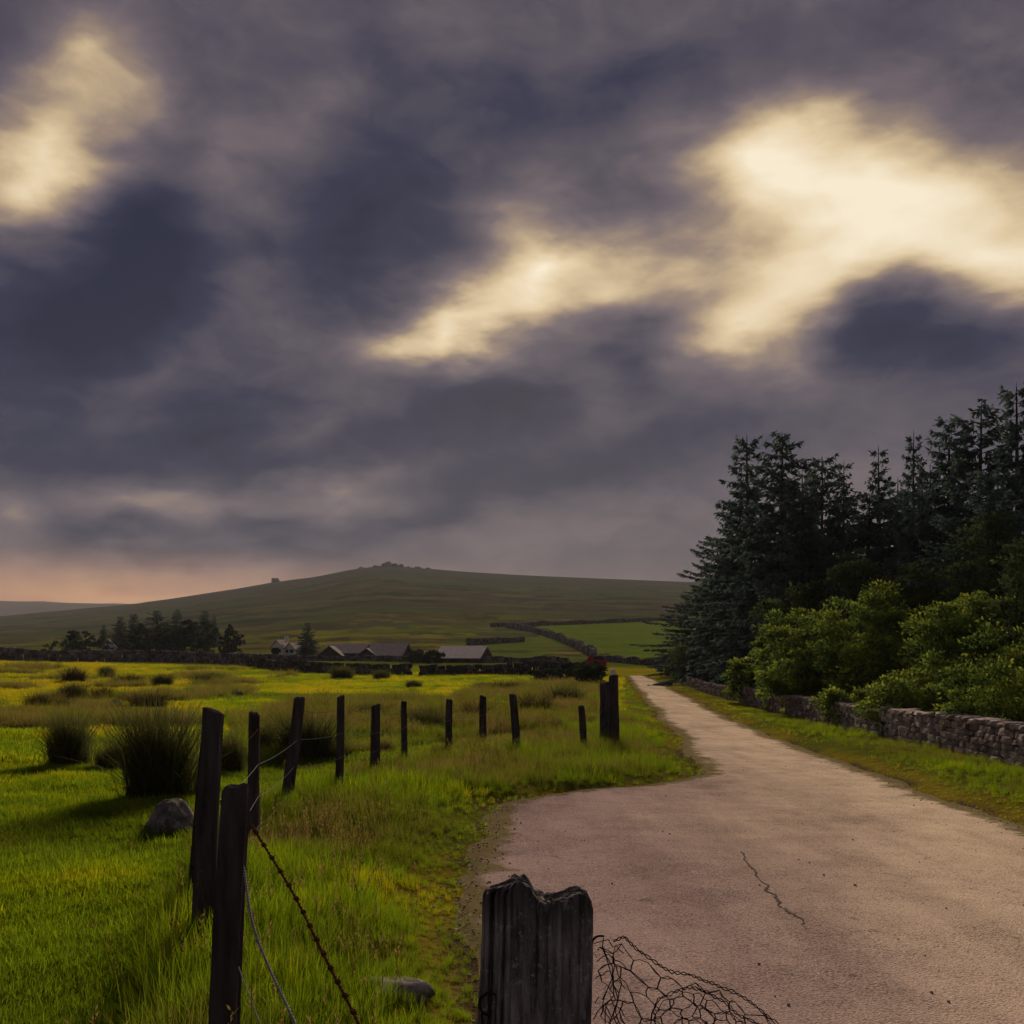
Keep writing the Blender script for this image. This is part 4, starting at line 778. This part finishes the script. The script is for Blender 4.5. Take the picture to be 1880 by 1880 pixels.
# ================================================================== the wire fence
def post_mesh(b, t, w, seed, loc, n=12, rows=12, square=.55, cut=.02):
    r = np.random.default_rng(seed); b = np.asarray(b, float); t = np.asarray(t, float); mb = MB(); a = np.arange(n) / n * 2 * PI + r.uniform(0, .5); pr = 1 / (np.abs(np.cos(a)) ** (2 + 4 * square) + np.abs(np.sin(a)) ** (2 + 4 * square)) ** (1 / (2 + 4 * square)); pr = pr * (1 + r.normal(0, .06, n)); V = []
    for i in range(rows):
        s = i / (rows - 1); c = b + (t - b) * s + np.array([math.sin(s * 4 + seed), math.cos(s * 3 + seed), 0]) * w * .06; rr = w / 2 * pr * (1.06 - .14 * s + r.normal(0, .02, n))
        V.append(np.stack([c[0] + rr * np.cos(a), c[1] + rr * np.sin(a), np.full(n, c[2])], 1))
    V[-1][:, 2] += (np.cos(a + seed) * cut) + r.normal(0, cut * .5, n); cap = V[-1].copy(); cc = cap.mean(0); inner = cc + (cap - cc) * .55 + np.array([0, 0, .012]); V.append(inner); V = np.vstack(V); m = rows + 1
    i = np.arange(m - 1)[:, None] * n; j = np.arange(n)[None]; k = (j + 1) % n; mb.add(V, np.stack([i + j, i + k, i + n + k, i + n + j], -1).reshape(-1, 4)); mb.add(V[-n:], [list(range(n))]); return mb.mesh('fence_post', loc)
POSTS = [  # depth, base px, top px, top py, width px, label
 (3.6, 396, 437, 1450, 50, None), (5.65, 372, 392, 1308, 40, None), (9.2, 466, 465, 1311, 20, None), (None, 524, 549, 1283, 21, 1478), (None, 622, 626, 1279, 14, 1452), (None, 686, 691, 1295, 16, 1422), (None, 742, 742, 1289, 11, 1402), (None, 824, 825, 1285, 13, 1378), (None, 888, 886, 1278, 13, 1362), (None, 951, 940, 1276, 15, 1374), (None, 1073, 1067, 1298, 12, 1374), (None, 1109, 1110, 1254, 17, 1362), (None, 1126, 1127, 1240, 18, 1364)]
fence = thing('wire_fence', (-1.0, 3.6, 0), 'old wire fence of dark leaning wooden posts along the field edge', 'fence'); FL = np.array(fence.location)
tops = []
for i, (Y, bx, tx, ty, w, by) in enumerate(POSTS):
    if Y is None: g = on_ground(bx, by); Y = g[1]
    else: g = at_ground(bx, Y)
    if i == 0: g = at((bx), HY + (EYE - 0.0) / Y * F, Y)
    tp = at(tx, ty, Y + (.05 if i % 2 else -.05)); b = np.array([g[0], g[1], g[2] - .15]); o = link('fence_post', post_mesh(b, tp, w / F * Y, 900 + i, FL), M['post'], fence); tops.append((b, tp))
    o['label'] = ['nearest dark post, cut flat on top, leaning right', 'tall thick dark post beside the boulder', 'thin upright post behind the nearest one', 'post leaning strongly to the right', 'thin upright post between the leaning post and the brown rushes', 'post with a slight kink, sixth from the near end', 'thinnest post in the row', 'upright post in the middle of the row', 'post behind the pale slab', 'post leaning left at the right end of the even row', 'short lone post leaning left', 'left of the thick pair of posts by the lane', 'right of the thick pair of posts by the lane'][i]
# strut behind the second post
b = on_ground(352, 1642); o = link('strut', post_mesh(b - np.array([0, 0, .1]), at(384, 1345, 5.9), .075, 950, FL), M['post'], fence); o['label'] = 'slanting brace behind the tall thick post'
def wire(p, q, sag, rad, mat, name='wire', n=14, barbs=0.0, twist=False, mid=None, seed=0):
    p = np.asarray(p, float); q = np.asarray(q, float); r = np.random.default_rng(seed); s = np.linspace(0, 1, n)[:, None]
    P = p + (q - p) * s if mid is None else np.stack([np.interp(s[:, 0], np.linspace(0, 1, len(mid) + 2), [p[k]] + [m_[k] for m_ in mid] + [q[k]]) for k in range(3)], 1)
    if mid is not None:
        for _ in range(3): P[1:-1] = (P[:-2] + 2 * P[1:-1] + P[2:]) / 4
    P[:, 2] -= sag * 4 * s[:, 0] * (1 - s[:, 0]); mb = MB(); L = np.linalg.norm(np.diff(P, axis=0), axis=1).sum()
    if twist:
        m = int(L / .008); t = np.linspace(0, 1, m); Q = np.stack([np.interp(t, s[:, 0], P[:, k]) for k in range(3)], 1); T = unit(np.gradient(Q, axis=0)); U = unit(np.cross(T, [0, 0, 1.])); Vv = np.cross(T, U); ph = t * L / .05 * 2 * PI
        for o_ in (0, PI): tube(mb, Q + rad * 1.0 * (np.cos(ph + o_)[:, None] * U + np.sin(ph + o_)[:, None] * Vv), rad, 5)
        if barbs:
            for d in np.arange(.06, L, barbs):
                c = np.array([np.interp(d / L, t, Q[:, k]) for k in range(3)]); i = int(d / L * (m - 1)); tt = np.linspace(0, 4 * PI, 16); tube(mb, c + T[i] * (np.linspace(-.007, .007, 16))[:, None] + rad * 2.3 * (np.cos(tt)[:, None] * U[i] + np.sin(tt)[:, None] * Vv[i]), rad * .75, 4)
                for sg in (-1, 1): e = unit(r.normal(size=3) * .6 + U[i] * sg + Vv[i] * r.choice([-1, 1]) * .7); tube(mb, [c - e * .004, c + e * .017], [rad * .8, rad * .3], 4)
    else: tube(mb, P, rad, 4)
    return link(name, mb.mesh(name, FL, smooth=True), mat, fence)
# line wires from post to post
order = [1, 2, 3, 4, 5, 6, 7, 8, 9, 10, 11, 12]
for a_, b_ in zip(order[:-1], order[1:]):
    A, B = tops[a_], tops[b_]
    for f_ in (.90, .66, .44, .24):
        pa = A[0] + (A[1] - A[0]) * f_; pb = B[0] + (B[1] - B[0]) * f_; off = np.array([.05, -.03, 0]); wire(pa + off, pb + off, .02 + .05 * rng.random(), .0021, M['rust'] if f_ > .8 else M['wire'], n=10, seed=a_)
# wires dropping from the nearest post to the corner post in front of the camera
PX, PYd = .028, 1.80          # corner post centre
wire(at(462, 1515, 3.62), (PX - .09, PYd + .02, .47), .03, .0030, M['rust'], 'barbed_wire', 20, .105, True, [at(540, 1625, 3.22), at(600, 1745, 2.86), at(668, 1876, 2.60)], 1)
wire(at(447, 1590, 3.55), (PX - .1, PYd + .03, .12), .02, .0028, M['wire'], 'wire', 20, 0, True, [at(462, 1690, 3.40), at(500, 1780, 3.20), at(552, 1886, 3.00)], 2)
wire(at(438, 1775, 3.5), (PX - .1, PYd + .04, .05), .02, .0022, M['wire'], 'wire', 16, 0, False, [at(462, 1830, 3.42), at(486, 1890, 3.3)], 3)
wire(at(404, 1500, 5.4), at(418, 1745, 3.66), 0.03, .0026, M['wire'], 'wire', 14, 0, False, [at(402, 1600, 4.6)], 4)
wire(at(405, 1470, 5.6), at(455, 1508, 3.64), 0.02, .0026, M['rust'], 'barbed_wire', 14, .11, True, None, 5)
# ------------------------------------------------------------------ weathered corner post
def corner_post():
    root = thing('corner_post', (PX, PYd, 0), 'thick weathered grey post with a split, hollowed top, nearest the viewer', 'post')
    D0 = PYd - .05                                      # depth of the front face
    prof = np.array([(886, 1640), (893, 1637), (904, 1634), (907, 1642), (912, 1629), (924, 1630), (928, 1640), (932, 1627), (942, 1617), (960, 1616), (972, 1626), (982, 1643), (1003, 1653), (1022, 1651), (1040, 1648), (1054, 1640), (1066, 1636), (1078, 1639), (1087, 1652)], float)
    topx = (prof[:, 0] - CX) / F * D0 - PX; topz = EYE + (HY - prof[:, 1]) / F * D0 - .008
    hw, hd = (1087 - 889) / 2 / F * D0, .048; n = 420; m = 170; a = np.linspace(0, 2 * PI, n, endpoint=False); e = 7.0; pr = 1 / (np.abs(np.cos(a)) ** e + np.abs(np.sin(a)) ** e) ** (1 / e); X0 = np.cos(a) * pr * hw; Y0 = np.sin(a) * pr * hd
    cxs = ((1087 + 889) / 2 - CX) / F * D0 - PX; X0 = X0 + cxs; arc = np.cumsum(np.r_[0, np.hypot(np.diff(X0), np.diff(Y0))])
    groove = np.zeros(n); front = Y0 < 0
    for gx, dp, gw in ((906, .034, .0042), (928, .026, .0036), (916, .010, .0025), (940, .008, .0025), (960, .006, .003), (985, .005, .002), (1003, .007, .003), (1020, .004, .002), (1034, .006, .002), (1048, .005, .002), (1064, .007, .003)):
        x = (gx - CX) / F * D0 - PX; groove += np.where(front, dp * np.exp(-((X0 - x) / gw) ** 2), 0)
    V = []
    for i in range(m):
        s = (i / (m - 1)); zt = np.interp(X0, topx, topz) + (vnoise(X0 * 160, Y0 * 160, 3) - .5) * .012 - .02 * np.clip(Y0 / hd, 0, 1) * vnoise(X0 * 40, X0 * 0, 8); z = -.2 + (zt + .2) * s ** .9
        gr = (fbm(arc * 130, z * 5, 14) - .5) * .010 + (fbm(arc * 420, z * 14, 15) - .5) * .004 + (fbm(arc * 30, z * 2, 16) - .5) * .012
        lean = -.012 * (1 - s) if False else 0
        wander = (vnoise(z * 4, arc * 0, 9) - .5) * .006; nx, ny = np.cos(a), np.sin(a); g2 = groove * np.clip(.35 + .9 * vnoise(z * 3.0, arc * 60, 4), 0, 1)
        rnd = np.clip((zt - z) / .016, 0, 1); inset = (1 - np.sqrt(1 - (1 - rnd) ** 2)) * .005
        widen = .004 + .022 * np.clip(1 - z / 1.2, 0, 1) * (X0 < cxs)
        V.append(np.stack([X0 + nx * (gr - inset) + wander - widen * (X0 < cxs) * np.clip((cxs - X0) / hw, 0, 1), Y0 + ny * (gr - inset) + g2, z], 1))
    ring = V[-1]; cen = np.array([cxs, 0, 0])
    for k in (.85, .65, .42, .2):
        x = cen[0] + (ring[:, 0] - cen[0]) * k; y = ring[:, 1] * k; zt = np.interp(x, topx, topz) + (fbm(x * 90, y * 90, 6) - .5) * .02 - .006 * (1 - k); V.append(np.stack([ring[:, 0] * 1.0 * 0 + x, y, zt], 1))
    V = np.vstack(V); mm = m + 4; mb = MB(); i = np.arange(mm - 1)[:, None] * n; j = np.arange(n)[None]; k = (j + 1) % n; tn = np.repeat(np.r_[np.zeros(m - 9), np.linspace(0, 1, 9), np.ones(4)], n); mb.add(V, np.stack([i + j, i + k, i + n + k, i + n + j], -1).reshape(-1, 4), tn); mb.add(V[-n:], [list(range(n))])
    mt, t, b = mat_base('old_grey_wood'); o = objc(t); v1 = t.mapping(o, scale=(1, 1, .07)); g1 = t.noise(v1, 150, 5, .7); g2_ = t.noise(v1, 40, 4, .6); bl = t.noise(t.mapping(o, scale=(1, 1, .45)), 22, 6, .7); f = t.math('ADD', t.math('MULTIPLY', g1, .55), t.math('MULTIPLY', g2_, .35)); f = t.math('MULTIPLY_ADD', bl, .5, f)
    c = t.ramp(f, [(.42, (.020, .017, .019)), (.58, (.10, .085, .09)), (.70, (.24, .21, .22)), (.86, (.46, .42, .43))]); lich = t.noise(o, 60, 5, .75); c = t.mix(t.math('MULTIPLY', t.math('GREATER_THAN', lich, .60), .7), c, (.48, .49, .47)); mo = t.math('MULTIPLY', t.math('MULTIPLY_ADD', bl, 1.2, .1, clamp=True), attr(t, 'tint'), clamp=True); c = t.mix(mo, c, (.028, .026, .022)); pale = t.noise(t.mapping(o, scale=(1, 1, .25)), 38, 3, .5); c = t.mix(t.math('MULTIPLY', t.math('GREATER_THAN', pale, .63), .5), c, (.42, .37, .38)); t.link(c, b.inputs['Base Color']); b.inputs['Roughness'].default_value = .85; bump(t, b, t.math('ADD', t.math('MULTIPLY', g1, 1.0), t.math('MULTIPLY', bl, .8)), .8, .006)
    link('post_body', mb.mesh('post_body', smooth=True), mt, root)
    def hook(px, py, r, a0, a1, name, Y, th=.0022):
        mb = MB(); c = at(px, py, Y) - np.array([PX, PYd, 0]); aa = np.linspace(R(a0), R(a1), 18); tube(mb, np.stack([c[0] + r * np.cos(aa), c[1] + .008 * np.sin(aa * .5), c[2] + r * np.sin(aa)], 1), th, 6); link(name, mb.mesh(name, smooth=True), M['netwire'], root)
    hook(900, 1846, .020, 60, 265, 'staple', D0 - .0, .0028); hook(1104, 1736, .016, 70, 190, 'nail', D0 + .01)
    mb = MB(); c = at(885, 1860, D0) - np.array([PX, PYd, 0]); tube(mb, [c, c + np.array([.006, 0, -.2])], .0024, 5); link('staple', mb.mesh('staple'), M['netwire'], root)
corner_post()
# ------------------------------------------------------------------ torn chicken wire
def netting():
    Y = PYd - .06; root = thing('wire_netting', (PX + .1, PYd, .0), 'torn crumpled chicken wire hanging beside the split post', 'netting'); loc = np.array(root.location); r = np.random.default_rng(8)
    def dep(px, py): return Y + .03 * math.sin(px * .03) + .05 * (vnoise(px / 60, py / 60, 2) - .5) + .0004 * (px - 1090)
    def p3(px, py): return at(px, py, float(dep(px, py))) - loc
    def layer(edge, cell, left, seed, depth_off, name, rad):
        r = np.random.default_rng(seed); ex, ey = np.array(edge, float).T; mb = MB(); segs = {}
        h = cell; w = cell * 1.05
        for row in range(-1, 26):
            for cl in range(-1, 26):
                cx = 1080 + cl * w + (w / 2 if row % 2 else 0); cy = 1700 + row * h * .82; hexp = [(cx, cy - h * .5), (cx + w / 2, cy - h * .2), (cx + w / 2, cy + h * .3), (cx, cy + h * .62 - .0), (cx - w / 2, cy + h * .3), (cx - w / 2, cy - h * .2)]
                for a, b in zip(hexp, hexp[1:] + hexp[:1]):
                    k = tuple(sorted((tuple(np.round(a, 0)), tuple(np.round(b, 0))))); segs[k] = (a, b)
        def warp(p):
            x, y = p; fall = np.interp(x, ex, ey)
            y2 = fall + (y - 1700) * .95 + 10 * (vnoise(x / 40, y / 40, seed) - .5); x2 = x + 22 * (vnoise(x / 35 + 9, y / 35, seed + 1) - .5) + 8 * (vnoise(x / 12, y / 12, seed + 5) - .5)
            return x2, y2
        for a, b in segs.values():
            if min(a[1], b[1]) < 1700 - h * .1: continue
            A, B = warp(a), warp(b)
            if min(A[0], B[0]) < left or max(A[0], B[0]) > ex[-1] + 10 or max(A[1], B[1]) > 2150: continue
            if r.random() < .05: continue
            pa, pb = p3(*A), p3(*B); pm = (pa + pb) / 2 + r.normal(0, .0021, 3); off = np.array([0, depth_off, 0])
            dbl = abs(a[0] - b[0]) < 1                              # the twisted side of each hexagon
            tube(mb, np.array([pa, pm, pb]) + off, rad * (1.5 if dbl else 1), 4)
        link(name, mb.mesh(name, smooth=True), M['netwire'], root)
        for k in range(2):                                          # twisted selvage
            t = np.linspace(0, len(edge) - 1, 140); X = np.interp(t, range(len(edge)), ex); Yy = np.interp(t, range(len(edge)), ey)
            for _ in range(4): X[1:-1] = (X[:-2] + 2 * X[1:-1] + X[2:]) / 4; Yy[1:-1] = (Yy[:-2] + 2 * Yy[1:-1] + Yy[2:]) / 4
            Yy = Yy + 2.6 * np.sin(t * 9 + k * PI) + 3 * (vnoise(t * 2, t * 0, seed + k) - .5); P = np.array([p3(x, y) for x, y in zip(X, Yy)]) + np.array([0, depth_off, 0]); mb = MB(); tube(mb, P, rad * 1.25, 5); link('selvage_wire', mb.mesh('selvage_wire', smooth=True), M['netwire'], root)
    A = [(1126, 1728), (1146, 1719), (1168, 1742), (1204, 1767), (1232, 1785), (1263, 1788), (1291, 1799), (1326, 1813), (1362, 1828), (1390, 1848), (1425, 1878), (1470, 1925), (1540, 1990), (1620, 2060)]
    B = [(1188, 1900), (1192, 1850), (1204, 1823), (1239, 1809), (1260, 1802), (1291, 1811), (1326, 1830), (1347, 1851), (1397, 1876), (1480, 1920), (1580, 1990)]
    layer(A, 40, 1092, 31, 0, 'net_mesh', .00085); layer(B, 29, 1186, 47, -.03, 'net_mesh', .00085)
    # torn, bunched left margin beside the post
    for k in range(5):
        mb = MB(); y = np.linspace(1722 + k * 14, 2000, 16); x = 1112 + k * 5 + 14 * (vnoise(y / 26, y * 0 + k, 60 + k) - .5) * 2; tube(mb, np.array([p3(a, b) + np.array([0, -.01 * k, 0]) for a, b in zip(x, y)]), .0010, 4); link('loose_strand', mb.mesh('loose_strand', smooth=True), M['netwire'], root)
    for k, (x0, y0) in enumerate(((1090, 1737), (1096, 1762), (1093, 1798), (1092, 1842), (1090, 1868))):
        mb = MB(); x = np.linspace(x0, x0 + 55, 9); y = y0 + np.array([0, -6, -9, -16, -10, 4, 2, 10, 18]) * (.6 + .2 * k % 1) + r.normal(0, 2.5, 9); tube(mb, np.array([p3(a, b) for a, b in zip(x, y)]), .0010, 4); link('loose_strand', mb.mesh('loose_strand', smooth=True), M['netwire'], root)
netting()

# ================================================================== the damp air over the moor
def haze():
    mb = MB(); box(mb, (-6500, -400, -12), (6500, 8500, 160)); o = link('haze', mb.mesh('haze'))
    m = bpy.data.materials.new('damp_air'); m.use_nodes = True; t = NT(m.node_tree); t.n.clear(); v = t.new('ShaderNodeVolumePrincipled'); v.inputs['Color'].default_value = (.80, .84, .95, 1); v.inputs['Density'].default_value = .00012; v.inputs['Anisotropy'].default_value = .0
    out = t.new('ShaderNodeOutputMaterial'); t.link(v.outputs[0], out.inputs['Volume']); o.data.materials.append(m); tag(o, 'thin grey damp air over the whole moor', 'haze', kind='stuff')
haze()
